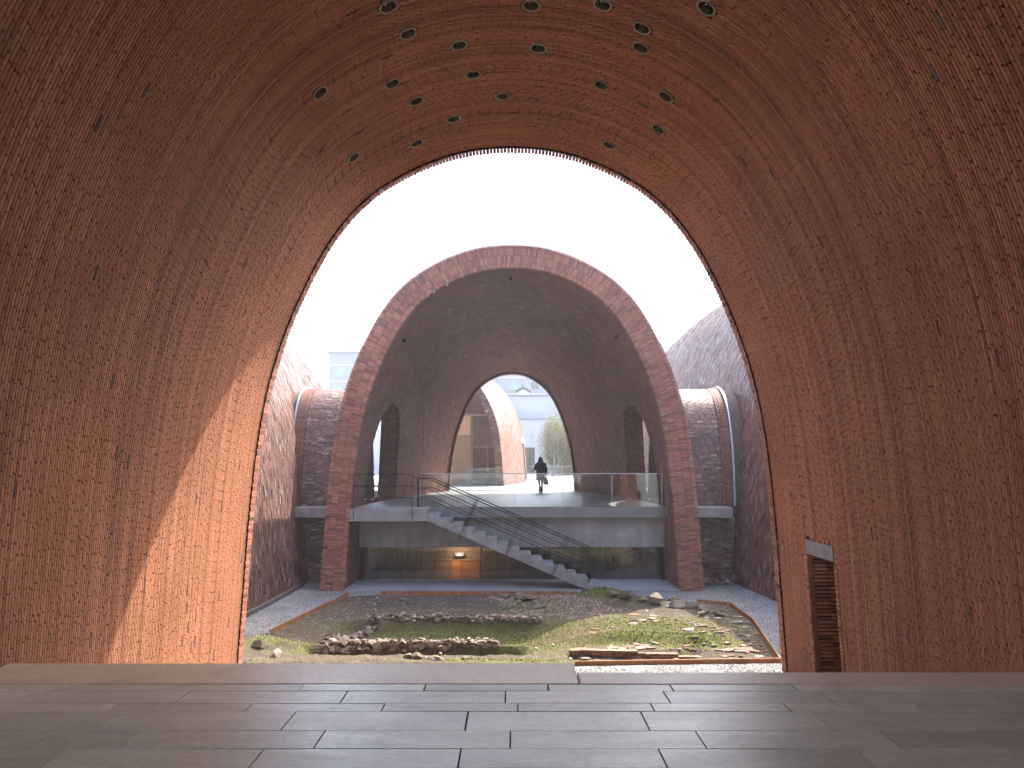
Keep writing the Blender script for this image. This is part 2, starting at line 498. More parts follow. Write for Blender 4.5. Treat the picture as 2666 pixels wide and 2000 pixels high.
def rim(v, y, rings, dirn, pitch=.066, ydepth=(.24, .24, .24, .24), joint=.011, tooth=.018, ur=(0, 1)):
    """rings of bricks on edge round the mouth of a vault, face at y looking along dirn (-1 towards -y)"""
    B = Bricks()
    for k, (r0, r1) in enumerate(rings):
        T0 = v.prof((r0 + r1) / 2) if (r0 + r1) != 0 else BASE
        X = T0[:, 0] * v.sx(y); Z = T0[:, 1] * v.sz(y)
        s = np.r_[0, np.cumsum(np.hypot(np.diff(X), np.diff(Z)))]
        n = int(s[-1] / pitch); c = (np.arange(n) + .5) * s[-1] / n
        uu = c / s[-1]; c = c[(uu >= ur[0]) & (uu <= ur[1])]; n = len(c)
        e = .02
        Tn = np.c_[np.interp(c + e, s, X) - np.interp(c - e, s, X), np.zeros(n), np.interp(c + e, s, Z) - np.interp(c - e, s, Z)]
        Tn /= np.linalg.norm(Tn, axis=1)[:, None]
        Rd = np.cross(Tn, np.array([0, 1.0, 0])); xm = np.interp(c, s, X); zm = np.interp(c, s, Z)
        Rd *= np.sign(np.einsum('ij,ij->i', Rd, np.c_[xm, np.zeros(n), zm - 2]))[:, None]
        alt = (np.arange(n) % 2) * tooth
        sh = np.zeros(n)
        ln = np.full(n, (r1 - r0) - .008) + rng.normal(0, .002, n)
        if k == 0: sh -= alt / 2; ln = ln + alt
        if k == len(rings) - 1: sh += alt / 2; ln = ln + alt
        yy = y + dirn * rng.normal(.0, .004, n) + (dirn * rng.choice([0, .012], n) if tooth else 0)
        C = np.c_[xm, yy, zm] + Rd * sh[:, None]
        B.add(C, Rd, Tn, np.tile((0, dirn, 0), (n, 1)), ln, s[-1] / int(s[-1] / pitch) - joint, ydepth[k], rng.random(n))
    return B.done()

def grid_part(name, V, F, matname, parent, kind=None):
    o = mesh_obj(name, quads_mesh(name, V, F), M[matname], parent, True)
    if kind: o['kind'] = kind
    return o

def brick_part(name, B, matname, parent):
    o = mesh_obj(name, B.mesh(name), M[matname], parent); o['kind'] = 'stuff'; return o

RINGS = [(-.02, .12), (.12, .36), (.36, .60), (.60, .73)]

# ================================================================ SETTING: ground
def ring_ground(name, outer, holes, z, matname):
    """flat sheet with rectangular holes, cut on the grid lines of the holes"""
    xs = sorted({outer[0], outer[1], *[h[0] for h in holes], *[h[1] for h in holes]})
    ys = sorted({outer[2], outer[3], *[h[2] for h in holes], *[h[3] for h in holes]})
    v = [(x, y, z) for y in ys for x in xs]; f = []
    for j in range(len(ys) - 1):
        for i in range(len(xs) - 1):
            cx, cyy = (xs[i] + xs[i + 1]) / 2, (ys[j] + ys[j + 1]) / 2
            if any(h[0] < cx < h[1] and h[2] < cyy < h[3] for h in holes): continue
            a = j * len(xs) + i; f.append((a, a + 1, a + len(xs) + 1, a + len(xs)))
    o = pydata(name, v, f, M[matname]); o['kind'] = 'structure'; return o

def gravel_mat():
    m, t, N, L, B = mat('gravel')
    pos = world_pos(N)
    vo = N.new('ShaderNodeTexVoronoi'); vo.inputs['Scale'].default_value = 38; L.new(pos, vo.inputs['Vector'])
    cr = N.new('ShaderNodeValToRGB'); ramp_set(cr, [(0, (.13, .129, .128)), (.4, (.23, .228, .225)), (.75, (.31, .305, .30)), (1, (.44, .43, .415))])
    sp = N.new('ShaderNodeSeparateColor'); L.new(vo.outputs['Color'], sp.inputs[0]); L.new(sp.outputs[0], cr.inputs[0])
    n = tnoise(N, L, .9, 5, .6, pos)
    mr = N.new('ShaderNodeMapRange'); L.new(n.outputs[0], mr.inputs[0]); mr.inputs[1].default_value = .3; mr.inputs[2].default_value = .7; mr.inputs[3].default_value = .75; mr.inputs[4].default_value = 1.2
    L.new(mixc(N, L, 'MULTIPLY', 1.0, cr.outputs[0], mr.outputs[0]), B.inputs['Base Color'])
    B.inputs['Roughness'].default_value = .9
    bump(N, L, vo.outputs['Distance'], 1.0, .03, B)
    return m
M['gravel'] = gravel_mat()

PATCH = (-9.0, 9.0, 14.0, 24.0)
BASEMENT = (-5.4, 5.4, 26.02, 33.0)
ring_ground('ground', (-600, 600, -200, 700), [PATCH, BASEMENT], G, 'gravel')

# upper courtyard behind the vault, level with the deck
ring_ground('courtyard', (-260, 260, 37.2, 520), [], 0.0, 'court')
o = pydata('retaining_wall', [(-260, 37.2, G), (260, 37.2, G), (260, 37.2, 0), (-260, 37.2, 0)], [(0, 1, 2, 3)], M['concrete']); o['kind'] = 'structure'

# ---------------------------------------------------------------- excavation bed
PIT = [(-9.0, 15.7), (-4.9, 15.75), (1.27, 15.55), (5.52, 15.8), (6.16, 19.6), (6.22, 21.85), (5.35, 22.25), (3.64, 23.55), (-4.05, 23.62), (-5.0, 23.4), (-5.79, 18.4), (-9.0, 17.2)]
def in_poly(x, y, poly):
    c = np.zeros(x.shape, bool); n = len(poly)
    for i in range(n):
        x1, y1 = poly[i]; x2, y2 = poly[(i + 1) % n]
        t = ((y1 > y) != (y2 > y)) & (x < (x2 - x1) * (y - y1) / (y2 - y1 + 1e-12) + x1)
        c ^= t
    return c
def poly_dist(x, y, poly):
    d = np.full(x.shape, 9.0); n = len(poly)
    for i in range(n):
        x1, y1 = poly[i]; x2, y2 = poly[(i + 1) % n]
        dx, dy = x2 - x1, y2 - y1
        t = np.clip(((x - x1) * dx + (y - y1) * dy) / (dx * dx + dy * dy), 0, 1)
        d = np.minimum(d, np.hypot(x - x1 - t * dx, y - y1 - t * dy))
    return d
def sstep(a, b, x):
    t = np.clip((x - a) / (b - a), 0, 1); return t * t * (3 - 2 * t)
def gauss(x, y, cx, cyy, rx, ry): return np.exp(-((x - cx) / rx) ** 2 - ((y - cyy) / ry) ** 2)
_oct = [(rng.uniform(-1, 1, 2), rng.uniform(0, 6.28)) for _ in range(60)]
def fbm(x, y, f0):
    h = np.zeros_like(x); a = 1.0; f = f0; k = 0
    for o_ in range(5):
        for q in range(6):
            d, ph = _oct[(k) % 60]; k += 1
            h += a * np.sin((x * d[0] + y * d[1]) * f * 3 + ph + 1.3 * np.sin((x * d[1] - y * d[0]) * f * 2 + ph * 2))
        a *= .52; f *= 2.1
    return h / 6
def pit_height(x, y):
    """height over G inside the excavation"""
    h = -.05 + .02 * fbm(x, y, .6)
    left = 1 - sstep(-.2, 1.2, x)
    basin = sstep(17.5, 17.75, y) * (1 - sstep(19.75, 20.05, y)) * sstep(-4.6, -4.0, x + .45 * (19.0 - y) * 0) * (1 - sstep(.2, 1.6, x))
    h -= .30 * basin
    trench = sstep(16.55, 16.85, y) * (1 - sstep(17.3, 17.5, y)) * sstep(-5.2, -4.2, x) * (1 - sstep(-.1, .5, x))
    h -= .42 * trench
    h += .05 * (1 - sstep(15.9, 16.4, y)) * (1 - sstep(.9, 1.6, x))
    h += .30 * gauss(x, y, 2.75, 23.15, .85, .42)                    # mossy mound by the foot of the stair
    h += .20 * gauss(x, y, 1.1, 22.2, 1.5, .9)                       # cobbled slope
    h += .14 * gauss(x, y, 3.6, 22.0, 1.5, .35)
    h += .16 * gauss(x, y, 2.6, 17.75, 1.5, .22) + .20 * gauss(x, y, 4.2, 17.45, .6, .3)   # mossy ridge
    h -= .14 * sstep(16.1, 16.35, y) * (1 - sstep(16.75, 16.95, y)) * sstep(.9, 1.4, x) * (1 - sstep(3.8, 4.4, x))
    h += .10 * sstep(17.4, 18.4, y) * (1 - sstep(20.2, 20.7, y)) * sstep(1.2, 2.6, x)
    h += .26 * gauss(x, y, -5.7, 17.35, .55, .45) + .16 * gauss(x, y, -4.9, 17.2, .4, .3) + .14 * gauss(x, y, -6.3, 16.7, .6, .3)
    h += .022 * fbm(x * 1.7, y * 1.7, 2.2) + .035 * np.abs(fbm(x * .9 + 3, y * 1.6, 1.1)) * sstep(16.3, 17, y)
    return h
def soil_mat():
    m, t, N, L, B = mat('soil')
    pos = world_pos(N)
    a = N.new('ShaderNodeAttribute'); a.attribute_name = 'moss'; sepm = a.outputs['Fac']
    b = N.new('ShaderNodeAttribute'); b.attribute_name = 'straw'
    n1 = tnoise(N, L, 5, 6, .7, pos); n2 = tnoise(N, L, 34, 5, .75, pos); n3 = tnoise(N, L, 1.7, 5, .65, pos)
    cr = N.new('ShaderNodeValToRGB'); ramp_set(cr, [(.25, (.040, .029, .021)), (.5, (.082, .060, .043)), (.75, (.15, .115, .085))]); L.new(n2.outputs[0], cr.inputs[0])
    cm = N.new('ShaderNodeValToRGB'); ramp_set(cm, [(.25, (.026, .034, .008)), (.5, (.105, .122, .022)), (.75, (.24, .245, .055))]); L.new(n2.outputs[0], cm.inputs[0])
    cs = N.new('ShaderNodeValToRGB'); ramp_set(cs, [(.25, (.09, .065, .040)), (.5, (.18, .135, .085)), (.75, (.28, .22, .145))]); L.new(n2.outputs[0], cs.inputs[0])
    f = nmath(N, L, 'ADD', sepm, nmath(N, L, 'MULTIPLY', nmath(N, L, 'SUBTRACT', n1.outputs[0], .5), 1.6))
    r = N.new('ShaderNodeValToRGB'); ramp_set(r, [(.35, (0, 0, 0)), (.65, (1, 1, 1))]); L.new(f, r.inputs[0])
    col = mixc(N, L, 'MIX', r.outputs[0], cr.outputs[0], cm.outputs[0])
    f2 = nmath(N, L, 'ADD', b.outputs['Fac'], nmath(N, L, 'MULTIPLY', nmath(N, L, 'SUBTRACT', n3.outputs[0], .5), 1.2))
    r2 = N.new('ShaderNodeValToRGB'); ramp_set(r2, [(.4, (0, 0, 0)), (.7, (1, 1, 1))]); L.new(f2, r2.inputs[0])
    col = mixc(N, L, 'MIX', r2.outputs[0], col, cs.outputs[0])
    L.new(col, B.inputs['Base Color']); B.inputs['Roughness'].default_value = .95
    hs = nmath(N, L, 'ADD', n2.outputs[0], nmath(N, L, 'MULTIPLY', n1.outputs[0], 1.5))
    bump(N, L, hs, 1.0, .03, B)
    return m
M['soil'] = soil_mat()

def moss_at(x, y):
    m = .35 + 0 * x
    m += .5 * gauss(x, y, 2.6, 17.75, 1.7, .35) + .6 * gauss(x, y, 4.2, 17.45, .7, .4) + .35 * gauss(x, y, 3.5, 18.9, 1.8, 1.0)
    m += .45 * gauss(x, y, -2, 19.6, 2.6, .35) + .4 * gauss(x, y, .4, 18.8, 1.6, 1.0) + .3 * gauss(x, y, .3, 17.2, .8, .5) + .35 * gauss(x, y, .0, 15.95, 1.6, .2)
    m += .5 * gauss(x, y, .5, 21.6, .8, .8) + .45 * gauss(x, y, 2.75, 23.1, .9, .5) + .3 * gauss(x, y, -5.2, 17.3, .7, .4)
    m -= .25 * sstep(20.3, 21, y) * (1 - sstep(-1, 0, x))
    return np.clip(m, 0, 1)
def straw_at(x, y):
    s = .12 + .55 * gauss(x, y, 1.6, 18.2, .9, .9) + .3 * gauss(x, y, -.8, 18.4, 1.6, .7) + .3 * gauss(x, y, -1.8, 21.2, 1.0, .3) + .35 * gauss(x, y, -5, 15.9, 3, .3)
    s += .35 * gauss(x, y, 5.0, 18.6, .6, 1.2)
    return np.clip(s, 0, 1)

def patch(dx=.055):
    xs = np.arange(PATCH[0], PATCH[1] + 1e-6, dx); xs[-1] = PATCH[1]
    ys = np.arange(PATCH[2], PATCH[3] + 1e-6, dx); ys[-1] = PATCH[3]
    X, Y = np.meshgrid(xs, ys); ins = in_poly(X, Y, PIT); d = poly_dist(X, Y, PIT)
    nx = len(xs)
    j, i = np.meshgrid(np.arange(len(ys) - 1), np.arange(nx - 1), indexing='ij'); a = (j * nx + i).ravel()
    F = np.c_[a, a + 1, a + nx + 1, a + nx]
    cin = ins.ravel()[F].sum(axis=1)
    inner = d.ravel()
    # gravel sheet
    edge = np.minimum(np.minimum(X - PATCH[0], PATCH[1] - X), np.minimum(Y - PATCH[2], PATCH[3] - Y))
    Zg = G + np.clip(edge, 0, .3) / .3 * .008 * fbm(X, Y, 3)
    Zg = np.where(ins & (d < .2), G - .06, Zg)
    keep = (cin < 4) | ((inner[F].max(axis=1) < .12))
    def compact(V, F):
        u, inv = np.unique(F, return_inverse=True); return V[u], inv.reshape(F.shape), u
    Vg, Fg, _ = compact(np.c_[X.ravel(), Y.ravel(), Zg.ravel()], F[keep])
    g = mesh_obj('gravel_strip', quads_mesh('gravel_strip', Vg, Fg), M['gravel'], None, True); g['kind'] = 'structure'
    sd = np.where(ins, d, -d)
    Zp = G + pit_height(X, Y) * np.clip(sd / .25, 0, 1) - .10 * (1 - np.clip((sd + .05) / .12, 0, 1))
    keep = (sd.ravel()[F].max(axis=1) > -.09)
    Vp, Fp, u = compact(np.c_[X.ravel(), Y.ravel(), Zp.ravel()], F[keep])
    me = quads_mesh('excavation_soil', Vp, Fp)
    for nm, fn in (('moss', moss_at), ('straw', straw_at)):
        at = me.attributes.new(nm, 'FLOAT', 'POINT'); at.data.foreach_set('value', fn(X, Y).ravel()[u].astype(np.float32))
    p = mesh_obj('excavation_soil', me, M['soil'], None, True); p['kind'] = 'structure'
patch()
def gz(x, y):
    """surface height at a point of the court"""
    X = np.array([float(x)]); Y = np.array([float(y)])
    if in_poly(X, Y, PIT)[0]:
        d = poly_dist(X, Y, PIT)[0]
        return G + float(pit_height(X, Y)[0]) * min(1, d / .25)
    return G

# steel edging round the excavation
def edging(name, a, b, label):
    n = max(1, int(math.dist(a, b) / 1.6)); root = empty(name, (a[0], a[1], G))
    tag(root, label, 'edging', 'rusty steel edging of the excavation')
    for k in range(n):
        p = Vector((a[0] + (b[0] - a[0]) * k / n - a[0], a[1] + (b[1] - a[1]) * k / n - a[1], 0)); q = Vector(((b[0] - a[0]) * (k + 1) / n, (b[1] - a[1]) * (k + 1) / n, 0))
        d = (q - p).normalized(); q = q - d * .006
        bm = bmesh.new(); bm_bar(bm, p + Vector((0, 0, .01)), q + Vector((0, 0, .01 + random.uniform(-.004, .004))), .028, .17, (0, 0, 1)); bm_obj('plank', bm, M['corten'], root)
edging('edging_board', PIT[2], PIT[3], 'thin rusty edging board between the sunlit soil and the gravel before the platform')
edging('edging_board', PIT[3], PIT[4], 'straight rusty edging board beside the scattered tile fragments')
edging('edging_board', PIT[4], PIT[5], 'short rusty edging board running toward the boulders along shaded gravel')
edging('edging_board', PIT[5], PIT[6], 'rusty edging board behind the wedge shaped boulder')
edging('edging_board', PIT[7], PIT[8], 'long low rusty edging board along the concrete apron')
edging('edging_board', PIT[9], PIT[10], 'broad rusty edging board beside the pale gravel under the sunlit vault')

# ================================================================ VAULT over the platform
v1 = Vault((0, 0, G), lambda y: 1 + .025 * (1 - ((y - 3) / 12) ** 2), lambda y: 1 + .02 * (1 - ((y - 3) / 12) ** 2), -7, 15)
DOOR = (12.30, 13.38, 2.55)          # y range and head height of the slit door in its wall
# recessed lamps: (y along the vault, u round the section)
LAMPS = []
def surface_hit(v, px, py, y0=2.0, y1=15.0):
    """point of the vault lining along a direction seen from the platform"""
    a, b = y0, y1; dx = (px - 1333) / 2000; dz = (1187 - py) / 2000
    f = lambda y: (abs(dx * y) / v.sx(y)) - float(half_width(np.clip((EYE + dz * y - G) / v.sz(y), 0, BASE[400, 1]))) if (EYE + dz * y - G) / v.sz(y) < BASE[400, 1] else 1
    for _ in range(60):
        c = (a + b) / 2
        if f(c) > 0: b = c
        else: a = c
    y = (a + b) / 2; x = dx * y / v.sx(y); h = (EYE + dz * y - G) / v.sz(y)
    return y, float(U[np.argmin((BASE[:, 0] - x) ** 2 + (BASE[:, 1] - h) ** 2)])
for q in [(838, 15), (1146, 12), (1300, 10), (1524, 17), (883, 72), (990, 98), (1160, 104), (1385, 60), (1383, 103), (1022, 161), (847, 181), (690, 202), (900, 218),
          (1083, 208), (1297, 184), (1436, 208), (980, 257), (1420, 278), (901, 309), (763, 341), (1313, 313)]:
    LAMPS.append(surface_hit(v1, q[0] * 1.2058, q[1] * 1.2058))
def frame_at(v, y, u, o=0.0):
    T = v.prof(o); e = .004
    f = lambda uu, yy: Vector((float(np.interp(uu, U, T[:, 0])) * v.sx(yy), yy, float(np.interp(uu, U, T[:, 1])) * v.sz(yy)))
    p = f(u, y); t = (f(u + e, y) - f(u - e, y)).normalized(); a = (f(u, y + .05) - f(u, y - .05)).normalized(); n = t.cross(a).normalized()
    if n.dot(Vector((0, y, 2)) - p) < 0: n = -n
    a = n.cross(t)
    return v.mw @ p, t, a, n
LP = [frame_at(v1, y, u) for y, u in LAMPS]

root1 = empty('brick_vault', v1.loc)
tag(root1, 'big open brick vault over the paved platform, round lights set in its ceiling', 'vault')
keep1 = lambda C: ~((C[:, 0] > 0) & (C[:, 1] > DOOR[0]) & (C[:, 1] < DOOR[1]) & (C[:, 2] < DOOR[2] + .25))
def cut_round_lamps(B):
    """shorten or drop the bricks that run into a lamp ring"""
    drop = np.zeros(len(B.C), bool); rr = .128
    for p, t, a, n in LP:
        q = B.C - np.array(p - v1.loc); qt = q @ np.array(t); qa = q @ np.array(a); near = np.abs(q @ np.array(n)) < .25
        half = np.sqrt(np.clip(rr ** 2 - np.clip(np.abs(qa) - .012, 0, 1) ** 2, 0, None))
        hit = near & (half > 0) & (np.abs(qt) - B.l / 2 < half)
        far = np.abs(qt) + B.l / 2; ln = far - half; ok = hit & (ln > .03) & (np.abs(qt) > .02)
        sh = np.sign(qt) * ((far + half) / 2) - qt
        B.C[ok] += np.outer(sh[ok], np.array(t)); B.l[ok] = ln[ok]; drop |= hit & ~ok
    return B.keep(~drop)
B1 = field(v1, 2.5, 14.74, 0, True, wj=.0105, pitch=.046, L=.172, dots=True, keep=keep1, proud=.0006, skew=.0, tone=True)
B1 = cut_round_lamps(B1)
top = largest(B1, v1.mw, 300)
o = mesh_obj('brickwork', notched_mesh(B1.keep(~top), 'brickwork'), M['brick_warm'], root1); o['kind'] = 'stuff'
NB = Bricks(); NB.add([(0, 0, 0)], [(1, 0, 0)], [(0, 1, 0)], [(0, 0, 1)], [1.0], [1.0], [1.0], [.5]); NB.done()
nme = notched_mesh(NB, 'brick', .018 / .172, .017 / .0355); nme.materials.append(M['brick_warm_single']); UB['brick_warm_single'] = nme
single_bricks(B1, top, root1, 'brick_warm_single')
skip1 = lambda c: (c[:, 0] > 0) & (c[:, 1] > DOOR[0] - .02) & (c[:, 1] < DOOR[1] + .02) & (c[:, 2] < DOOR[2] + .05)
V, F = v1.grid(.085, 2.4, 14.9, .09, 150, skip1); grid_part('mortar_lining', V, F, 'mortar', root1)
V, F = v1.grid(.004, -7, 2.5, .5, 90); grid_part('rear_lining', V, F, 'shell', root1)  # unseen rear stretch, ended short so more light comes in from behind
V, F = v1.grid(.72, -7, 14.9, .5, 90, lambda c: (c[:, 0] > 0) & (c[:, 1] > DOOR[0] - .2) & (c[:, 1] < DOOR[1] + .2) & (c[:, 2] < DOOR[2])); grid_part('outer_shell', V, F, 'shell', root1)
RB = rim(v1, 15.0, RINGS, 1, ydepth=(.255, .24, .24, .24), pitch=.068, joint=.008, tooth=.007)
brick_part('rim_brickwork', RB, 'brick_red', root1)
V = np.vstack([v1.section(14.86, .01), v1.section(14.86, .70)]); n = 801
F = np.array([(i, i + 1, n + i + 1, n + i) for i in range(n - 1)]); grid_part('rim_core', V, F, 'mortar_grey', root1)

# slit door in the vault wall: lintel and bricked reveals
x_in = lambda y, z: float(half_width(z / v1.sz(y))) * v1.sx(y)
dr = Bricks()
for (yf, ny, off) in ((DOOR[1], -1, 0), (DOOR[0], 1, 0)):
    for k in range(int(DOOR[2] / .066)):
        z = (k + .5) * .066; x0 = x_in(yf, z) - .012
        for (a, b) in ((0, .11), (.118, .35), (.358, .6), (.608, .84), (.848, 1.1)):
            dr.add([((x0 + x0 + a + b) / 2, yf + ny * rng.normal(0, .003), z)], [(1, 0, 0)], [(0, 0, 1)], [(0, ny, 0)], b - a, .050, .11, rng.random())
dr.done()
dpart = brick_part('door_reveal', dr, 'brick_warm', root1)
# lintel
bm = bmesh.new()
sec = []
for y in (DOOR[0] - .0, DOOR[1] + .0):
    for z in (DOOR[2], DOOR[2] + .25):
        x = x_in(y, z) - .012
        sec.append(bm.verts.new((x, y, z))); sec.append(bm.verts.new((x + .9, y, z)))
a0, a1, a2, a3, b0, b1, b2, b3 = sec
for f in ((a0, b0, b2, a2), (a1, a3, b3, b1), (a0, a1, b1, b0), (a2, b2, b3, a3), (a0, a2, a3, a1), (b0, b1, b3, b2)): bm.faces.new(f)
bm_obj('door_lintel', bm, M['concrete'], root1)
box('door_back', (6.15, DOOR[0] - .1, 0), (6.2, DOOR[1] + .1, DOOR[2]), M['mortar'], root1)

# lamps
def ring_mesh(name, r0, r1, z0, z1, n=24):
    bm = bmesh.new(); rows = []
    prof = [(r0, z0), (r0, z1), (r1, z1), (r1, z0)]
    for r, z in prof: rows.append([bm.verts.new((r * math.cos(6.2832 * k / n), r * math.sin(6.2832 * k / n), z)) for k in range(n)])
    for q in range(4):
        for k in range(n): bm.faces.new((rows[q][k], rows[q][(k + 1) % n], rows[(q + 1) % 4][(k + 1) % n], rows[(q + 1) % 4][k]))
    bmesh.ops.recalc_face_normals(bm, faces=bm.faces)
    me = bpy.data.meshes.new(name); bm.to_mesh(me); bm.free(); return me
def cup_mesh(name, r, zt, zb, n=20):
    bm = bmesh.new(); a = [bm.verts.new((r * math.cos(6.2832 * k / n), r * math.sin(6.2832 * k / n), zt)) for k in range(n)]
    b = [bm.verts.new((r * .8 * math.cos(6.2832 * k / n), r * .8 * math.sin(6.2832 * k / n), zb)) for k in range(n)]
    for k in range(n): bm.faces.new((a[k], a[(k + 1) % n], b[(k + 1) % n], b[k]))
    bm.faces.new(b); me = bpy.data.meshes.new(name); bm.to_mesh(me); bm.free(); return me
me_ring = ring_mesh('trim_ring', .104, .130, -.07, .008); me_ring.materials.append(M['lamp_ring'])
me_cup = cup_mesh('cup', .105, -.004, -.078); me_cup.materials.append(M['lamp_cup'])
bm = bmesh.new(); bmesh.ops.create_uvsphere(bm, u_segments=10, v_segments=6, radius=.022, matrix=Matrix.Translation((.03, .02, -.062)))
me_lens = bpy.data.meshes.new('lens'); bm.to_mesh(me_lens); bm.free(); me_lens.materials.append(M['lamp_lens'])
for i, (p, t, a, n) in enumerate(LP):
    r_ = empty('recessed_light'); mt = Matrix((t, a, n)).transposed().to_4x4(); mt.translation = p; r_.matrix_world = mt
    tag(r_, 'round recessed light with pale ring in the ceiling of the big open vault', 'ceiling light', 'recessed lights in the big vault ceiling')
    for nm, me in (('trim_ring', me_ring), ('cup', me_cup), ('lens', me_lens)): link(bpy.data.objects.new(nm, me), r_)

# ================================================================ VAULT with the deck
Y2 = 24.1
v2 = Vault((0, 0, G), lambda y: 1 - .00254 * max(y - 24.1, 0) ** 2, lambda y: 1 - .2 * (max(y - 24.1, 0) / 12.6) ** 2, Y2, 36.7)
root2 = empty('brick_vault', v2.loc)
tag(root2, 'open brick vault with a concrete deck, stair and thick ringed brick mouth', 'vault')
TY, TWI, TWO, THI, THO = 28.2, 2.1, 2.45, 3.6, 4.12      # side tunnels: axis y, inner / outer half width and height
TB = [(x, h) for x, h in BASE if h >= -G]
TX = np.array([x for x, h in TB]); TH = np.array([h + G for x, h in TB]); TX = TX / TX.max(); TH = TH / TH.max()
tu = np.r_[0, np.cumsum(np.hypot(np.diff(TX * 2.3), np.diff(TH * 3.9)))]; tu /= tu[-1]
def arch(wd, hg, n):
    q = np.linspace(0, 1, n); return np.interp(q, tu, TX) * wd, np.interp(q, tu, TH) * hg
def in_arch(y, z, wd, hg):         # z over the deck
    hw = np.interp(np.clip(z / hg, 0, 1), TH[:len(TH) // 2 + 1], TX[:len(TX) // 2 + 1]) * wd
    return (np.abs(y - TY) < hw) & (z < hg) & (z > -.02)
keep2 = lambda C: ~in_arch(C[:, 1], C[:, 2] + G, TWI, THI)
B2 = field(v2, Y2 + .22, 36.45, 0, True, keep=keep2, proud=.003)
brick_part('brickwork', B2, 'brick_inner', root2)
V, F = v2.grid(.06, Y2 + .2, 36.6, .1, 160, lambda c: in_arch(c[:, 1], c[:, 2] + G, TWI + .06, THI + .06)); grid_part('mortar_lining', V, F, 'mortar_grey', root2)
B2o = field(v2, Y2 + .24, 36.45, .72, False, keep=lambda C: ~in_arch(C[:, 1], C[:, 2] + G, TWO, THO), proud=.012, skew=.05)
brick_part('outer_brickwork', B2o, 'brick_rough', root2)
V, F = v2.grid(.66, Y2 + .2, 36.6, .1, 120, lambda c: in_arch(c[:, 1], c[:, 2] + G, TWI + .06, THI + .06)); grid_part('outer_core', V, F, 'mortar_grey', root2)
RB2 = rim(v2, Y2, RINGS, -1, ydepth=(.24,) * 4, joint=.012, tooth=.012)
top = largest(RB2, v2.mw, 300)
brick_part('rim_brickwork', RB2.keep(~top), 'brick_red', root2)
single_bricks(RB2, top, root2, 'brick_red_single')
for yy, nm in ((Y2 + .10, 'rim_core'), (36.6, 'far_core')):
    V = np.vstack([v2.section(yy, .005), v2.section(yy, .70)]); n = 801
    F = np.array([(i, i + 1, n + i + 1, n + i) for i in range(n - 1)]); grid_part(nm, V, F, 'mortar_grey', root2)
RB2f = rim(v2, 36.7, RINGS, 1, ydepth=(.24,) * 4, joint=.012, tooth=.012)
brick_part('far_rim_brickwork', RB2f, 'brick_red', root2)
# reveals of the two side openings (through the vault wall)
ay, az = arch(TWI, THI, 90)
for s in (1, -1):
    B = Bricks()
    for k in range(len(ay) - 1):
        pass
    n_rows = int(9.6 / .068)
    qy, qz = arch(TWI, THI, n_rows + 1)
    for k in range(n_rows):
        y = TY + (qy[k] + qy[k + 1]) / 2; z = (qz[k] + qz[k + 1]) / 2
        d = Vector((0, qy[k + 1] - qy[k], qz[k + 1] - qz[k])); ln = d.length; d.normalize(); nrm = Vector((0, d.z, -d.y))
        if nrm.dot(Vector((0, TY - y, 1.2 - z))) < 0: nrm = -nrm
        hgt = (z - G) / v2.sz(y); x0 = float(half_width(hgt)) * v2.sx(y) - .01
        nb = 4
        for q in range(nb):
            B.add([(s * (x0 + (q + .5) * .185), y, z - G)], [(s, 0, 0)], [tuple(d)], [tuple(nrm)], .178, ln - .01, .06, rng.random())
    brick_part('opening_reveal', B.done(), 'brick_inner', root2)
    bmv = []
    for y_, z_ in zip(ay, az):
        hgt = (z_ - G) / v2.sz(TY + y_); x0 = float(half_width(hgt)) * v2.sx(TY + y_)
        nn = Vector((0, y_ / TWI, .6)).normalized() * .03
        bmv += [(s * (x0 + .01), TY + y_ + nn.y, z_ - G + nn.z), (s * (x0 + .7), TY + y_ + nn.y, z_ - G + nn.z)]
    pydata('opening_core', bmv, [(2 * k, 2 * k + 1, 2 * k + 3, 2 * k + 2) for k in range(len(ay) - 1)], M['mortar_grey'], root2)

# thin pale rings of ceiling lights and small cameras in the second vault
me_r2 = ring_mesh('trim_ring', .095, .107, -.02, .012); me_r2.materials.append(M['lamp_ring'])
me_c2 = cup_mesh('cup', .095, .002, -.03); me_c2.materials.append(M['mortar_grey'])
k = 0
for y in np.arange(26.2, 35.8, .95):
    for u0 in (.405, .455, .5, .545, .6):
        if rng.random() < .55: continue
        p, t, a, n = frame_at(v2, y + rng.uniform(-.3, .3), u0 + rng.uniform(-.015, .015))
        r_ = empty('recessed_light'); mt = Matrix((t, a, n)).transposed().to_4x4(); mt.translation = p; r_.matrix_world = mt
        tag(r_, 'thin ringed recessed light in the ceiling of the vault over the deck', 'ceiling light', 'recessed lights over the deck')
        link(bpy.data.objects.new('trim_ring', me_r2), r_); link(bpy.data.objects.new('cup', me_c2), r_)
for (y, u, lab) in ((25.4, .502, 'small black camera hanging from the crown of the deck vault'), (25.6, .335, 'small black camera on the deck vault ceiling, on the shaded vault side'), (25.6, .672, 'small black camera on the deck vault ceiling, on the sunlit vault side')):
    p, t, a, n = frame_at(v2, y, u); r_ = empty('security_camera'); mt = Matrix((t, a, n)).transposed().to_4x4(); mt.translation = p; r_.matrix_world = mt
    tag(r_, lab, 'camera')
    bm = bmesh.new(); bm_tube(bm, (0, 0, -.03), (0, 0, .05), .05, 12); bm_obj('base', bm, M['steel_black'], r_)
    bm = bmesh.new(); bmesh.ops.create_uvsphere(bm, u_segments=14, v_segments=8, radius=.055, matrix=Matrix.Translation((0, 0, .075))); bm_obj('dome', bm, M['steel_black'], r_, True)

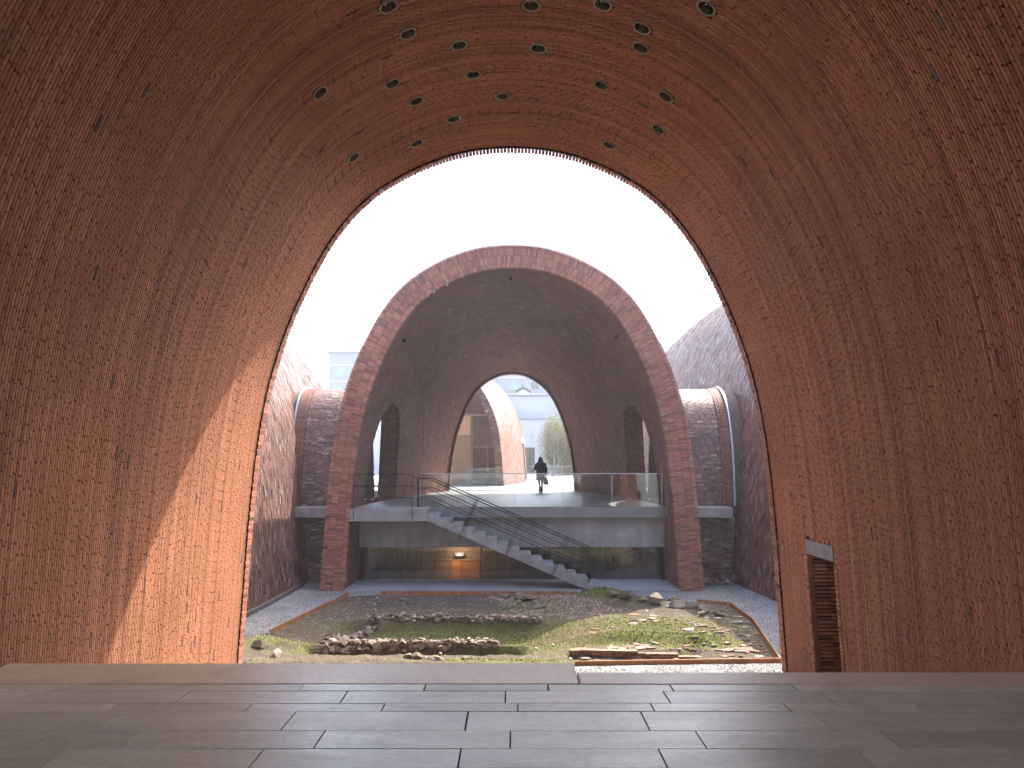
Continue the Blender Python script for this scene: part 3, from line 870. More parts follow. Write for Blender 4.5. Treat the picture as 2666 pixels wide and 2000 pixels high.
# ================================================================ flanking closed vaults
vL = Vault((-12.9, 0, G), lambda y: 1 - ((y - 26) / 32) ** 2, lambda y: 1 - ((y - 26) / 32) ** 2, 13, 47, .72)
rootL = empty('brick_vault', (-12.9, 0, G)); tag(rootL, 'closed rough brick vault whose flank stands in sun beside the pale gravel', 'vault')
BL = field(vL, 15.0, 46.5, .72, False, proud=.005, skew=.03, ur=(0, .58), gap=.010, pitch=.064, depth=.07)
top = largest(BL, vL.mw, 300, (640, 830, 900, 1580))
brick_part('brickwork', BL.keep(~top), 'brick_rough', rootL); single_bricks(BL, top, rootL, 'brick_rough_single')
V, F = vL.grid(.67, 13, 46.6, .3, 100); grid_part('core', V, F, 'mortar_grey', rootL)
# concrete plinth at its foot
pl = []
for y in np.arange(17, 25.4, .3):
    x = 6.02 * vL.sx(y); pl += [(x + .05, y, 0), (x + .11, y, 0), (x + .11, y, .12), (x + .02, y, .12)]
n = len(pl) // 4
pydata('plinth', pl, [(4 * k + a, 4 * k + b, 4 * k + 4 + b, 4 * k + 4 + a) for k in range(n - 1) for a, b in ((1, 2), (2, 3))], M['concrete_dark'], rootL)

vR = Vault((13.5, 0, G), lambda y: 1.1 * (1 - ((y - 40) / 50) ** 2), lambda y: 1.17 * (1 - ((y - 40) / 50) ** 2), 11, 68, .72)
rootR = empty('brick_vault', (13.5, 0, G)); tag(rootR, 'tall closed rough brick vault with a dark shaded flank and pale glints', 'vault')
BR = field(vR, 14.0, 60.0, .72, False, proud=.005, skew=.04, ur=(.42, 1), gap=.010, pitch=.068, L=.25, depth=.07)
top = largest(BR, vR.mw, 300, (1840, 2030, 800, 1560))
brick_part('brickwork', BR.keep(~top), 'brick_rough', rootR); single_bricks(BR, top, rootR, 'brick_rough_single')
V, F = vR.grid(.67, 11, 68, .4, 100); grid_part('core', V, F, 'mortar_grey', rootR)

# ================================================================ side tunnels
def tunnel(s, label, vside):
    rt = empty('brick_tunnel', (s * 5.6, TY, 0)); tag(rt, label, 'tunnel')
    O = Vector((s * 5.6, TY, 0)); x0, x1 = (5.47 if s < 0 else 5.40), 7.42; band = 7.05
    n = int(10.9 / .064); qy, qz = arch(TWO, THO, n + 1); B = Bricks(); ring = Bricks()
    for k in range(n):
        y = (qy[k] + qy[k + 1]) / 2; z = (qz[k] + qz[k + 1]) / 2; d = Vector((0, qy[k + 1] - qy[k], qz[k + 1] - qz[k])); ln = d.length; d.normalize()
        nrm = Vector((0, d.z, -d.y)); nrm = nrm if nrm.dot(Vector((0, y, z - 1.2))) > 0 else -nrm
        x = x0 - rng.random() * .24
        while x < band:
            a, b = max(x, x0), min(x + .235, band)
            pr = rng.normal(0, .003)
            if b - a > .03: B.add([(s * ((a + b) / 2 - 5.6), y + nrm.y * pr, z + nrm.z * pr)], [(1, 0, 0)], [tuple(d)], [tuple(nrm)], b - a - .01, ln - .008, .07, rng.random())
            x += .245
        for a, b in ((band + .01, band + .12), (band + .13, x1)):
            ring.add([(s * ((a + b) / 2 - 5.6), y + nrm.y * .02, z + nrm.z * .02)], [(1, 0, 0)], [tuple(d)], [tuple(nrm)], b - a, ln - .013, .08, rng.random())
    B.done(); ring.done()
    Wm = Matrix.Translation(O)
    top = largest(B, Wm, 300, (790, 900, 1010, 1330) if s < 0 else (1760, 1880, 1010, 1330))
    brick_part('brickwork', B.keep(~top), 'brick_rough', rt); single_bricks(B, top, rt, 'brick_rough_single')
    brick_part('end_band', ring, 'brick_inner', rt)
    for wd, hg, nm in ((TWO - .05, THO - .05, 'core'), (TWI, THI, 'inner_lining')):
        qy, qz = arch(wd, hg, 80)
        # the outer core is cut back on the far side so daylight falls through the gap beside the vault
        v = []
        for y, z in zip(qy, qz): v += [(s * (x0 + .02 - 5.6), y, z), (s * (7.9 - 5.6), y, z)]
        pydata(nm, v, [(2 * k, 2 * k + 1, 2 * k + 3, 2 * k + 2) for k in range(79)], M['mortar_grey'], rt, True)
    qy, qz = arch(TWO + .10, THO + .10, 80); q2y, q2z = arch(TWO - .02, THO - .02, 80); v = []
    for i in range(80): v += [(s * (x1 + .0 - 5.6), q2y[i], q2z[i]), (s * (x1 - 5.6), qy[i], qz[i]), (s * (x1 + .05 - 5.6), qy[i], qz[i]), (s * (x1 + .05 - 5.6), q2y[i], q2z[i])]
    pydata('flashing', v, [(4 * k + a, 4 * k + b, 4 * k + 4 + b, 4 * k + 4 + a) for k in range(79) for a, b in ((0, 1), (1, 2), (2, 3))], M['flashing'], rt)
    box('floor_slab', (s * 5.62 - s * 5.6, 25.02 - TY, -.33), (s * 7.2 - s * 5.6, 30.9 - TY, -.003), M['concrete'], rt, .008)
    # brick wall under the slab
    W = Bricks()
    for k in range(int(2.2 / .066)):
        x = 5.65 - rng.random() * .24
        while x < 7.5:
            W.add([(s * (x + .117 - 5.6), 25.95 - TY + rng.normal(0, .006), G + (k + .5) * .066)], [(1, 0, 0)], [(0, 0, 1)], [(0, -1, 0)], .235, .056, .07, rng.random()); x += .245
    brick_part('lower_wall_brickwork', W.done(), 'brick_rough', rt)
    box('lower_wall', (s * .03, 25.99 - TY, G), (s * 1.95, 26.3 - TY, -.335), M['mortar_grey'], rt)
tunnel(-1, 'short brick tunnel with metal flashing joining the deck vault to the sunlit closed vault', vL)
tunnel(1, 'short brick tunnel with metal flashing joining the deck vault to the dark closed vault', vR)

# ================================================================ PLATFORM paving
plat = empty('platform', (0, 0, 0)); plat['kind'] = 'structure'
PX = 4.06
box('platform_core', (-PX, -7, -.6), (PX, 5.94, -.034), M['joint'], plat)
def slab(name, x0, x1, y0, y1, matname, z=0.0, th=.04, bev=.004):
    bm = bmesh.new(); bm_box(bm, ((x0 + x1) / 2, (y0 + y1) / 2, z - th / 2), (x1 - x0, y1 - y0, th), .0012)
    o = bm_obj(name, bm, M[matname], plat); return o
ROWS = [(5.647, 5.49, -.63, .895), (5.49, 5.217, -3.42, 1.125), (5.217, 5.053, -2.66, .9), (5.053, 4.70, -2.55, 1.132), (4.70, 4.41, -2.27, 1.13), (4.41, 4.13, -2.55, 1.13),
        (4.13, 3.84, -2.2, 1.13), (3.84, 3.55, -2.7, 1.13), (3.55, 3.2, -2.3, 1.13), (3.2, 2.9, -2.6, 1.13), (2.9, 2.6, -2.2, 1.13), (2.6, 2.25, -2.5, 1.13)]
for (yf, yn, j0, ln) in ROWS:
    x = j0 - ln * math.ceil((j0 + PX) / ln)
    while x < PX:
        jit = .006
        a, b = max(x, -PX) + .0035, min(x + ln, PX) - .0035 + random.uniform(-jit, 0)
        if b - a > .05: slab('paving_slab', a, b, yn + .0045, yf - .0045, 'paving', random.uniform(-.003, .0015))
        x += ln
slab('rear_paving', -PX, PX, -7, 2.243, 'paving', -.001)
box('kerb_stone', (-PX, 5.652, -.55), (.497, 6.21, .004), M['kerb_stone'], plat, .01)
box('kerb_stone', (.503, 5.652, -.55), (PX, 5.96, .002), M['kerb_stone'], plat, .01)

# ================================================================ DECK, beam, apron, basement
deck = empty('deck', (0, 25.3, 0)); deck['kind'] = 'structure'
def strip_floor(name, ya, yb, z0, z1, matname, parent, oy, inset=.03, n=24):
    """slab between the walls of the deck vault"""
    v = []; ys = np.linspace(ya, yb, n)
    for y in ys:
        x = float(half_width((z1 - G) / v2.sz(y))) * v2.sx(y) - inset
        v += [(-x, y - oy, z0), (x, y - oy, z0), (x, y - oy, z1), (-x, y - oy, z1)]
    f = [(4 * k + a, 4 * k + b, 4 * k + 4 + b, 4 * k + 4 + a) for k in range(n - 1) for a, b in ((0, 1), (1, 2), (2, 3), (3, 0))] + [(3, 2, 1, 0), tuple(4 * (n - 1) + q for q in range(4))]
    return pydata(name, v, f, M[matname], parent)
strip_floor('floor_slab', 25.3, 37.1, -.35, 0.0, 'deck', deck, 25.3, -.04)
strip_floor('beam', 25.62, 26.0, -1.36, -.353, 'concrete', deck, 25.3, .0, 4)
apr = strip_floor('apron', 24.15, 25.96, G - .2, G + .05, 'apron', None, 0, .03, 6); apr['kind'] = 'structure'
# basement hall
hall = empty('basement_hall', (0, 29.5, -4.5)); hall['kind'] = 'structure'
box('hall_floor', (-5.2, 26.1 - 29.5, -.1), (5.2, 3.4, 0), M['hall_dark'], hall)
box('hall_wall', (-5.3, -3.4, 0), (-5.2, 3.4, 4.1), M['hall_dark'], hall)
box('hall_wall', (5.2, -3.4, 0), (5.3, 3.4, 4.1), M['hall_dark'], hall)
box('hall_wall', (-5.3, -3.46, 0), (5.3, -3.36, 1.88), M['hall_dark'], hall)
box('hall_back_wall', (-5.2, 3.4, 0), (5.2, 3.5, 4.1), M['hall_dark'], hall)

def wood(name, c0, c1, rough=.55):
    m, t, N, L, B = mat(name)
    pos = world_pos(N); oi = N.new('ShaderNodeObjectInfo')
    g = tnoise(N, L, 3, 6, .65, stretch(N, L, pos, (9, 9, .7)), .8)
    cr = N.new('ShaderNodeValToRGB'); ramp_set(cr, [(.3, c0), (.7, c1)]); L.new(g.outputs[0], cr.inputs[0])
    mo = N.new('ShaderNodeMapRange'); L.new(oi.outputs['Random'], mo.inputs[0]); mo.inputs[3].default_value = .65; mo.inputs[4].default_value = 1.2
    L.new(mixc(N, L, 'MULTIPLY', 1.0, cr.outputs[0], mo.outputs[0]), B.inputs['Base Color']); B.inputs['Roughness'].default_value = rough
    bump(N, L, g.outputs[0], .2, .01, B); return m
M['timber'] = wood('timber', (.22, .10, .045), (.42, .22, .11))
M['timber_pale'] = wood('timber_pale', (.34, .185, .088), (.48, .285, .15))
M['timber_old'] = wood('timber_old', (.12, .07, .045), (.30, .20, .14), .8)
M['timber_orange'] = wood('timber_orange', (.48, .18, .045), (.62, .25, .07))

def glass(name, tint=(.93, .97, .96), ior=1.5, extra=0.0):
    m, t, N, L, B = mat(name); N.remove(B)
    tr = N.new('ShaderNodeBsdfTransparent'); tr.inputs[0].default_value = (*tint, 1)
    gl = N.new('ShaderNodeBsdfGlossy'); gl.inputs['Roughness'].default_value = .02; gl.inputs[0].default_value = (1, 1, 1, 1)
    fr = N.new('ShaderNodeFresnel'); fr.inputs[0].default_value = ior
    mx = N.new('ShaderNodeMixShader'); f = nmath(N, L, 'ADD', fr.outputs[0], extra)
    L.new(f, mx.inputs[0]); L.new(tr.outputs[0], mx.inputs[1]); L.new(gl.outputs[0], mx.inputs[2])
    L.new(mx.outputs[0], N['Material Output'].inputs['Surface']); return m
M['glass'] = glass('glass')
M['glass_dark'] = glass('glass_dark', (.72, .73, .71), 1.5, .03)
M['glass_edge'] = plain('glass_edge', (.45, .52, .50), .15, 0, .1)

# glazing of the hall: thin panes between sill and beam
gw = empty('hall_glazing', (0, 26.01, G + .05)); tag(gw, 'dark glass wall under the concrete beam behind the stair', 'glass wall')
pane_x = np.linspace(-5.0, 5.0, 6)
for a, b in zip(pane_x[:-1], pane_x[1:]):
    box('pane', (a + .006, -.006, .03), (b - .006, .006, 1.16), M['glass_dark'], gw)
box('sill', (-5.06, -.04, -.0), (5.06, .04, .03), M['concrete'], gw)
box('head_rail', (-5.06, -.03, 1.16), (5.06, .03, 1.185), M['timber'], gw)

# timber back wall of the hall with door and light fitting
pw = empty('timber_screen', (0, 29.5, -4.5)); tag(pw, 'old timber plank screen with a pair of doors inside the basement hall', 'timber wall')
x = -5.1
while x < 5.1:
    wd = random.uniform(.13, .24)
    if not (-2.95 < x + wd / 2 < -1.2):
        box('plank', (x, random.uniform(0, .03), 0), (x + wd - .012, .08, random.choice([2.6, 2.95, 3.4])), M['timber_old'], pw)
    x += wd
dl = box('door_leaf', (-2.32, -.02, 0), (-1.985, .03, 2.15), M['timber_orange'], pw); dl2 = box('door_leaf', (-1.975, .0, 0), (-1.24, .05, 2.15), M['timber_orange'], pw)
box('door_leaf', (-2.93, .0, 0), (-2.33, .05, 2.15), M['timber'], pw)
box('door_header', (-2.95, -.05, 2.16), (-1.2, .07, 2.22), M['timber'], pw)
for k in range(4): box('header_panel', (-2.95 + k * .4375, .0, 2.225), (-2.95 + (k + 1) * .4375 - .012, .05, 2.75), M['timber_old'], pw)
m, t, N, L, B = mat('lamp_glow'); B.inputs['Emission Color'].default_value = (1, .86, .68, 1); B.inputs['Emission Strength'].default_value = .35; M['lamp_glow'] = m
lf = empty('door_light', (-2.0, 29.36, -2.12)); tag(lf, 'small glowing light fitting over the orange doors in the basement hall', 'light')
box('housing', (-.17, -.06, 0), (.17, .08, .1), M['window_frame'], lf); box('diffuser', (-.12, -.075, -.012), (.12, .07, -.001), M['lamp_glow'], lf); box('diffuser', (-.05, -.072, .02), (.05, -.061, .08), M['lamp_glow'], lf)
pd = bpy.data.lights.new('door_lamp', 'AREA'); pd.energy = 4.5; pd.color = (1, .72, .42); pd.shape = 'RECTANGLE'; pd.size = .12; pd.size_y = .12; pd.spread = R(160)
po = bpy.data.objects.new('door_lamp', pd); po.location = (0.0, -.55, .42); po.rotation_euler = (R(40), 0, 0); link(po, lf)

# ================================================================ STAIR
YN, YF = 24.1, 25.28
st = empty('concrete_stair', (-5.1, YN, G + .05)); tag(st, 'straight concrete stair with a landing, running down from the deck to the apron', 'stair')
def loc(p): return (p[0] + 5.1, p[1] - YN, p[2] - G - .05)
def prism(name, poly, y0, y1, matname, parent):
    n = len(poly); v = [loc((x, y0, z)) for x, z in poly] + [loc((x, y1, z)) for x, z in poly]
    f = [tuple(range(n)), tuple(range(2 * n - 1, n - 1, -1))] + [(i, n + i, n + (i + 1) % n, (i + 1) % n) for i in range(n)]
    o = pydata(name, v, f, M[matname], parent); return o
RISE, TREAD, X0, WAIST = .1575, .361, -2.65, .26
xl = -float(half_width(-G)) + .01
prism('landing', [(xl, 0), (X0, 0), (X0, -.2), (-3.12, -.375), (xl, -.375)], YN, YF, 'concrete', st)
slope = RISE / TREAD
zf = lambda x: -(x - X0) * slope            # line of the noses
prevx = X0
for k in range(15):
    xa = X0 + k * TREAD; xb = xa + TREAD; z1 = -(k + 1) * RISE
    lo = lambda x: max(zf(x) - WAIST - .10, G + .05)
    xs = xa if k else -3.12
    poly = [(xa + .002, z1), (xb, z1), (xb, min(lo(xb), z1 - .02)), (xa + .002, min(lo(xa), z1 - .02))]
    if z1 - .02 < G + .05: break
    prism('step', poly, YN + .002 * (k % 2), YF, 'concrete', st)
prism('throat', [(X0 - .47, -.376), (X0 + .001, -.2), (X0 + .001, zf(X0) - WAIST - .10)], YN, YF, 'concrete', st)

def rail_set(name, y, label, posts, tail=True, side=1):
    rt = empty(name, (X0, y, 0)); tag(rt, label, 'railing')
    A = X0 - .35
    for h in (.96, .65, .33):
        bm = bmesh.new()
        pts = [(A, 0, h), (X0 + .02, 0, h), (2.55 + (h - .96) * -.44, 0, zf(2.55 + (h - .96) * -.44) + h)]
        pts = [(p[0] - X0, p[1], p[2]) for p in pts]
        for p, q in zip(pts[:-1], pts[1:]): bm_tube(bm, p, q, .016 if h > .9 else .012, 8)
        bm_obj('rail', bm, M['steel_black'], rt)
    for xt in posts:
        zt = zf(xt) + .97; bm = bmesh.new()
        d = Vector((-.443, 0, -1)).normalized()
        for off in (0, .05):
            a = Vector((xt - X0 + off, 0, zt - off * .443)); ln = 1.36 if xt < 2.3 else .96
            bm_bar(bm, a, a + d * ln, .012, .03)
        bm_obj('post', bm, M['steel_black'], rt)
    return rt
rail_set('stair_railing', YN - .02, 'black steel stair railing on the excavation side of the concrete flight', (-1.14, .28, 1.73, 2.75))
rail_set('stair_railing', YF + .0 - .06, 'black steel stair railing on the deck side of the concrete flight', (-1.14, .28, 1.73, 2.75))
bm = bmesh.new()
lr = empty('landing_railing', (-4.97, YN - .02, 0)); tag(lr, 'black steel railing along the edge of the stair landing', 'railing')
for h in (1.1, .735, .365):
    bm = bmesh.new(); bm_tube(bm, (0, 0, h), (1.84, 0, h), .014, 8); bm_obj('rail', bm, M['steel_black'], lr)
for x in (0, 1.84):
    bm = bmesh.new(); bm_bar(bm, (x, 0, 1.11), (x, 0, -.3), .018, .03); bm_obj('post', bm, M['steel_black'], lr)
for h in (.96, .65, .33):
    bm = bmesh.new(); bm_tube(bm, (1.84, 0, h + .1), (1.98, 0, h), .012, 8); bm_obj('rail', bm, M['steel_black'], lr)
np_ = empty('newel_post', (-3.07, 25.2, 0)); tag(np_, 'thick black newel post at the end of the glass balustrade', 'post')
box('shaft', (-.035, -.05, 0), (.035, .05, .98), M['steel_black'], np_); box('base_plate', (-.06, -.07, 0), (.06, .07, .012), M['steel_black'], np_)

# glass balustrade of the deck
gb = empty('glass_balustrade', (-3.02, 25.36, 0)); tag(gb, 'frameless glass balustrade with slim top rail along the deck edge above the stair', 'balustrade')
xs = [-3.02, -1.5, .1, 1.7, 3.3, 4.95]
for a, b in zip(xs[:-1], xs[1:]):
    p = box('pane', (a + 3.02 + .006, -.008, .0), (b + 3.02 - .006, .008, 1.08), M['glass'], gb)
    box('pane_edge', (b + 3.02 - .0055, -.0075, .0), (b + 3.02 + .0055, .0075, 1.08), M['glass_edge'], gb)
box('top_rail', (0, -.016, 1.081), (7.97, .016, 1.105), M['flashing'], gb)

# far balustrade at the courtyard end
fb = empty('glass_balustrade', (-3.3, 38.4, 0)); tag(fb, 'frameless glass balustrade in the courtyard before the small glazed vault', 'balustrade')
xs = [-3.3, -1.65, -.8]
for a, b in zip(xs[:-1], xs[1:]): box('pane', (a + 3.3 + .01, -.008, .0), (b + 3.3 - .01, .008, 1.1), M['glass'], fb)
fb = empty('glass_balustrade', (.9, 41.5, 0)); tag(fb, 'frameless glass balustrade in the courtyard in front of the bamboo', 'balustrade')
for k in range(3): box('pane', (k * 1.3 + .01, -.008, .0), (k * 1.3 + 1.29, .008, 1.1), M['glass'], fb)
box('top_rail', (0, -.016, 1.1), (3.9, .016, 1.125), M['flashing'], fb)
# shallow drain strip where deck meets courtyard
o = box('drain_strip', (-4.2, 37.11, -.3), (4.2, 37.75, .012), M['concrete_dark']); o['kind'] = 'structure'

# ================================================================ small vault in the courtyard
s3 = lambda y: .6 * (1 + .10 * math.sin(min(max(y, 0), 13) / 13 * math.pi) - .0018 * max(y - 4, 0) ** 2)
v3 = Vault((-3.95, 43.3, 0), s3, s3, 0, 13, .5, R(-9))
root3 = empty('brick_vault', v3.loc, v3.rz); tag(root3, 'small sunlit brick vault with a timber and glass end wall in the courtyard', 'vault')
B3 = field(v3, .12, 12.8, .5, False, proud=.004, skew=.03, ur=(0, .62), depth=.06, pitch=.058, L=.2)
top = largest(B3, v3.mw, 150, (1240, 1370, 1000, 1260))
brick_part('brickwork', B3.keep(~top), 'brick_pale', root3); single_bricks(B3, top, root3, 'brick_pale_single')
V = v3.section(12.9, .4); pydata('light_stop_cap', V[::8], [tuple(range(len(V[::8])))], M['shell'], root3)  # unseen cap added to stop daylight passing through behind the glass
V, F = v3.grid(.46, .1, 13, .4, 80); grid_part('core', V, F, 'mortar_grey', root3)
V, F = v3.grid(.0, .1, 4, .4, 80); grid_part('inner_lining', V, F, 'shell', root3)
brick_part('rim_brickwork', rim(v3, 0, [(0, .25), (.26, .52)], -1, ydepth=(.2, .2), pitch=.07, tooth=.01), 'brick_rough', root3)
V = np.vstack([v3.section(.08, .005), v3.section(.08, .50)]); n = 801
grid_part('rim_core', V, np.array([(i, i + 1, n + i + 1, n + i) for i in range(n - 1)]), 'mortar_grey', root3)
# its glazed end: panel clipped by the arch
def hw3(z, y): return float(half_width(min(z / v3.sz(y), BASE[400, 1]))) * v3.sx(y)
YE = .75; top3 = BASE[400, 1] * v3.sz(YE)
def arch_panel(name, xa, xb, za, zb, y0, y1, matname):
    """rectangle xa..xb, za..zb cut by the arch line"""
    pts = []; n = 14
    zs = np.linspace(za, zb, n)
    r = [(min(xb, hw3(z, YE) - .02), z) for z in zs]; l = [(max(xa, -hw3(z, YE) + .02), z) for z in zs]
    q = [(a, b) for a, b in zip(l, r) if b[0] - a[0] > .01]
    if len(q) < 2: return
    poly = [b for a, b in q] + [a for a, b in q][::-1]; m_ = len(poly)
    v = [(x, y0, z) for x, z in poly] + [(x, y1, z) for x, z in poly]
    f = [tuple(range(m_))[::-1], tuple(range(m_, 2 * m_))] + [(i, (i + 1) % m_, m_ + (i + 1) % m_, m_ + i) for i in range(m_)]
    return pydata(name, v, f, M[matname], root3)
xm_ = 1.55
for (xa, xb, za, zb, mm) in ((.25, xm_ - .08, .0, 2.75, 'timber_pale'), (.25, xm_ - .08, 2.85, 3.95, 'timber_pale'), (-1.2, .17, .0, 2.75, 'timber_pale'), (-1.2, .17, 2.85, 3.95, 'timber_pale')):
    arch_panel('timber_panel', xa, xb, za, zb, YE, YE + .05, mm)
for (xa, xb, za, zb) in ((xm_ + .07, 2.42, .0, 2.15), (2.52, 3.4, 0, 2.15), (xm_ + .07, 3.4, 2.27, 3.95), (.85, 3.4, 4.07, top3), (-.6, .77, 4.07, top3), (-3.4, -1.3, 0, 2.2), (-3.4, -1.3, 2.3, 3.95), (-2.5, -.7, 4.07, top3)):
    arch_panel('pane', xa, xb, za, zb, YE + .02, YE + .03, 'glass_dark')
for (xa, xb, za, zb) in ((xm_ - .08, xm_ + .07, 0, 3.95), (2.42, 2.52, 0, 2.15), (xm_ + .07, 3.4, 2.15, 2.27), (-3.4, 3.4, 3.95, 4.07), (.77, .85, 4.07, top3), (.17, .25, 0, 3.95), (-1.3, -1.2, 0, 3.95), (.25, xm_ - .08, 2.75, 2.85)):
    arch_panel('mullion', xa, xb, za, zb, YE - .05, YE + .07, 'timber_old')
# slit door with white lintel on its flank; a dark block paints its shade
yd = 7.2; xo = lambda z: float(np.interp(z / v3.sz(yd), offset(BASE, .5)[:401, 1], offset(BASE, .5)[:401, 0])) * v3.sx(yd)
for nm, z0, z1, wd, mm, pr in (('door_slit_shade', 0, 2.5, .55, 'window_dark', .03), ('door_lintel', 2.5, 2.9, 1.0, 'white_wall', .05)):
    v = [(xo(z) + p, yd + s_ * wd / 2, z) for p in (-.2, pr) for z in (z0, z1) for s_ in (-1, 1)]
    pydata(nm, v, [(0, 1, 3, 2), (4, 6, 7, 5), (0, 2, 6, 4), (1, 5, 7, 3), (2, 3, 7, 6), (0, 4, 5, 1)], M[mm], root3)

# ================================================================ EXCAVATION: stones, walls, plants
def stone_mat(name, stops, per_object=True, mossy=0.0):
    m, t, N, L, B = mat(name)
    pos = world_pos(N)
    if per_object: rnd = N.new('ShaderNodeObjectInfo').outputs['Random']
    else:
        a = N.new('ShaderNodeAttribute'); a.attribute_name = 'rnd'; rnd = a.outputs['Fac']
    cr = N.new('ShaderNodeValToRGB'); ramp_set(cr, stops); L.new(rnd, cr.inputs[0])
    n = tnoise(N, L, 14, 6, .7, pos)
    mr = N.new('ShaderNodeMapRange'); L.new(n.outputs[0], mr.inputs[0]); mr.inputs[1].default_value = .25; mr.inputs[2].default_value = .75; mr.inputs[3].default_value = .6; mr.inputs[4].default_value = 1.35
    col = mixc(N, L, 'MULTIPLY', 1.0, cr.outputs[0], mr.outputs[0])
    if mossy:
        n2 = tnoise(N, L, 6, 4, .6, pos); r = N.new('ShaderNodeValToRGB'); ramp_set(r, [(.52, (0, 0, 0)), (.66, (1, 1, 1))]); L.new(n2.outputs[0], r.inputs[0])
        col = mixc(N, L, 'MIX', nmath(N, L, 'MULTIPLY', r.outputs[0], mossy), col, (.07, .085, .02))
    L.new(col, B.inputs['Base Color']); B.inputs['Roughness'].default_value = .88
    bump(N, L, n.outputs[0], .7, .012, B); return m
STONE = [(0, (.10, .075, .056)), (.35, (.18, .135, .10)), (.7, (.27, .21, .16)), (1, (.38, .32, .265))]
M['cobble'] = stone_mat('cobble', STONE)
M['pebble'] = stone_mat('pebble', STONE, False)
M['boulder'] = stone_mat('boulder', [(0, (.10, .078, .058)), (.5, (.155, .122, .092)), (1, (.22, .18, .14))], True, .35)
M['shard'] = stone_mat('shard', [(0, (.17, .09, .06)), (.4, (.23, .14, .10)), (.7, (.21, .175, .14)), (1, (.30, .27, .235))], True, .3)
M['pale_shard'] = stone_mat('pale_shard', [(0, (.40, .38, .35)), (1, (.58, .57, .55))])
M['old_brick'] = stone_mat('old_brick', [(0, (.16, .10, .07)), (.5, (.28, .17, .12)), (1, (.38, .26, .19))], True, .4)

def rock_mesh(name, seed, sub=2, flat=1.0, facet=.35, amp=.28):
    bm = bmesh.new(); bmesh.ops.create_icosphere(bm, subdivisions=sub, radius=.5)
    r_ = random.Random(seed); planes = [(Vector((r_.gauss(0, 1), r_.gauss(0, 1), r_.gauss(0, 1))).normalized(), r_.uniform(.22, .42)) for _ in range(9)]
    so = Vector((seed * 3.1, seed * 1.7, seed * .9))
    for v in bm.verts:
        p = v.co.copy(); p *= 1 + amp * mnoise.noise(p * 2.2 + so) + amp * .4 * mnoise.noise(p * 6 + so)
        for nrm, d in planes:
            k = p.dot(nrm) - d
            if k > 0: p -= nrm * k * (facet + .5)
        v.co = p
    zmin = min(v.co.z for v in bm.verts)
    for v in bm.verts: v.co.z = (v.co.z - zmin)
    me = bpy.data.meshes.new(name); bm.to_mesh(me); bm.free(); return me
COB = [rock_mesh('cobble', k, 1, amp=.22) for k in range(6)]
SLABS = []
def slab_mesh(seed):
    r_ = random.Random(seed); bm = bmesh.new(); n = r_.choice([5, 6, 7]); ph = r_.random() * 6
    b = [bm.verts.new((.5 * math.cos(ph + 6.2832 * k / n) * r_.uniform(.75, 1.1), .5 * math.sin(ph + 6.2832 * k / n) * r_.uniform(.75, 1.1), 0)) for k in range(n)]
    t = [bm.verts.new((v.co.x * r_.uniform(.86, .98), v.co.y * r_.uniform(.86, .98), 1 + r_.uniform(-.12, .12))) for v in b]
    bm.faces.new(b[::-1]); bm.faces.new(t)
    for k in range(n): bm.faces.new((b[k], b[(k + 1) % n], t[(k + 1) % n], t[k]))
    me = bpy.data.meshes.new('slab'); bm.to_mesh(me); bm.free(); return me
SLABS = [slab_mesh(k) for k in range(6)]
for me in COB: me.materials.append(M['cobble'])
for me in SLABS: me.materials.append(M['cobble'])

def put(name, me, parent, p, s, rot):
    o = bpy.data.objects.new(name, me); o.location = p; o.scale = s; o.rotation_euler = rot; return link(o, parent)

def cobble_row(name, a, b, label, count, layers, size, wdt, base_off=0.0, lean=False):
    c = Vector(((a[0] + b[0]) / 2, (a[1] + b[1]) / 2, 0)); z0 = gz(c.x, c.y); c.z = z0
    rt = empty(name, c); tag(rt, label, 'stone wall')
    d = Vector((b[0] - a[0], b[1] - a[1], 0)); nrm = Vector((-d.y, d.x, 0)).normalized(); ang = math.atan2(d.y, d.x)
    for lay in range(layers):
        for k in range(count):
            t = (k + random.random() * .9) / count
            p = Vector((a[0], a[1], 0)) + d * t + nrm * random.uniform(-wdt, wdt)
            s = size * random.uniform(.65, 1.35)
            zz = gz(p.x, p.y)
            top_ = max(zz, z0 + base_off)
            z = top_ - .03 + lay * size * .42
            if lean:
                put('stone', random.choice(SLABS), rt, (p.x - c.x, p.y - c.y, z - c.z), (s * 1.15, s * .95, s * .26), (random.uniform(.7, 1.3) * random.choice((-1, 1)), random.uniform(-.5, .5), ang + random.uniform(-.6, .6)))
            else:
                put('stone', random.choice(COB), rt, (p.x - c.x, p.y - c.y, z - c.z), (s * 1.15, s, s * .8), (random.uniform(-.3, .3), random.uniform(-.3, .3), random.random() * 6))
    return rt
cobble_row('cobble_wall', (-3.75, 20.12), (.75, 20.0), 'long low wall of pale rounded cobbles across the shaded excavation', 62, 3, .125, .10, -.02)
cobble_row('tile_wall', (-4.45, 18.15), (-3.55, 20.0), 'short slanting wall of upright tile slabs joining the two stone rows', 40, 2, .16, .10, .02, True)
cobble_row('tile_wall', (-4.2, 17.46), (-.35, 17.52), 'long wall of leaning tile slabs edging the dark trench', 130, 2, .14, .06, -.12, True)
cobble_row('cobble_wall', (-4.1, 17.56), (-.4, 17.6), 'line of loose pale cobbles on top of the leaning tile wall', 60, 1, .12, .12, .12)
cobble_row('cobble_wall', (-4.4, 17.95), (-3.9, 17.6), 'small heap of cobbles at the corner of the tile walls', 14, 2, .15, .16, .05)

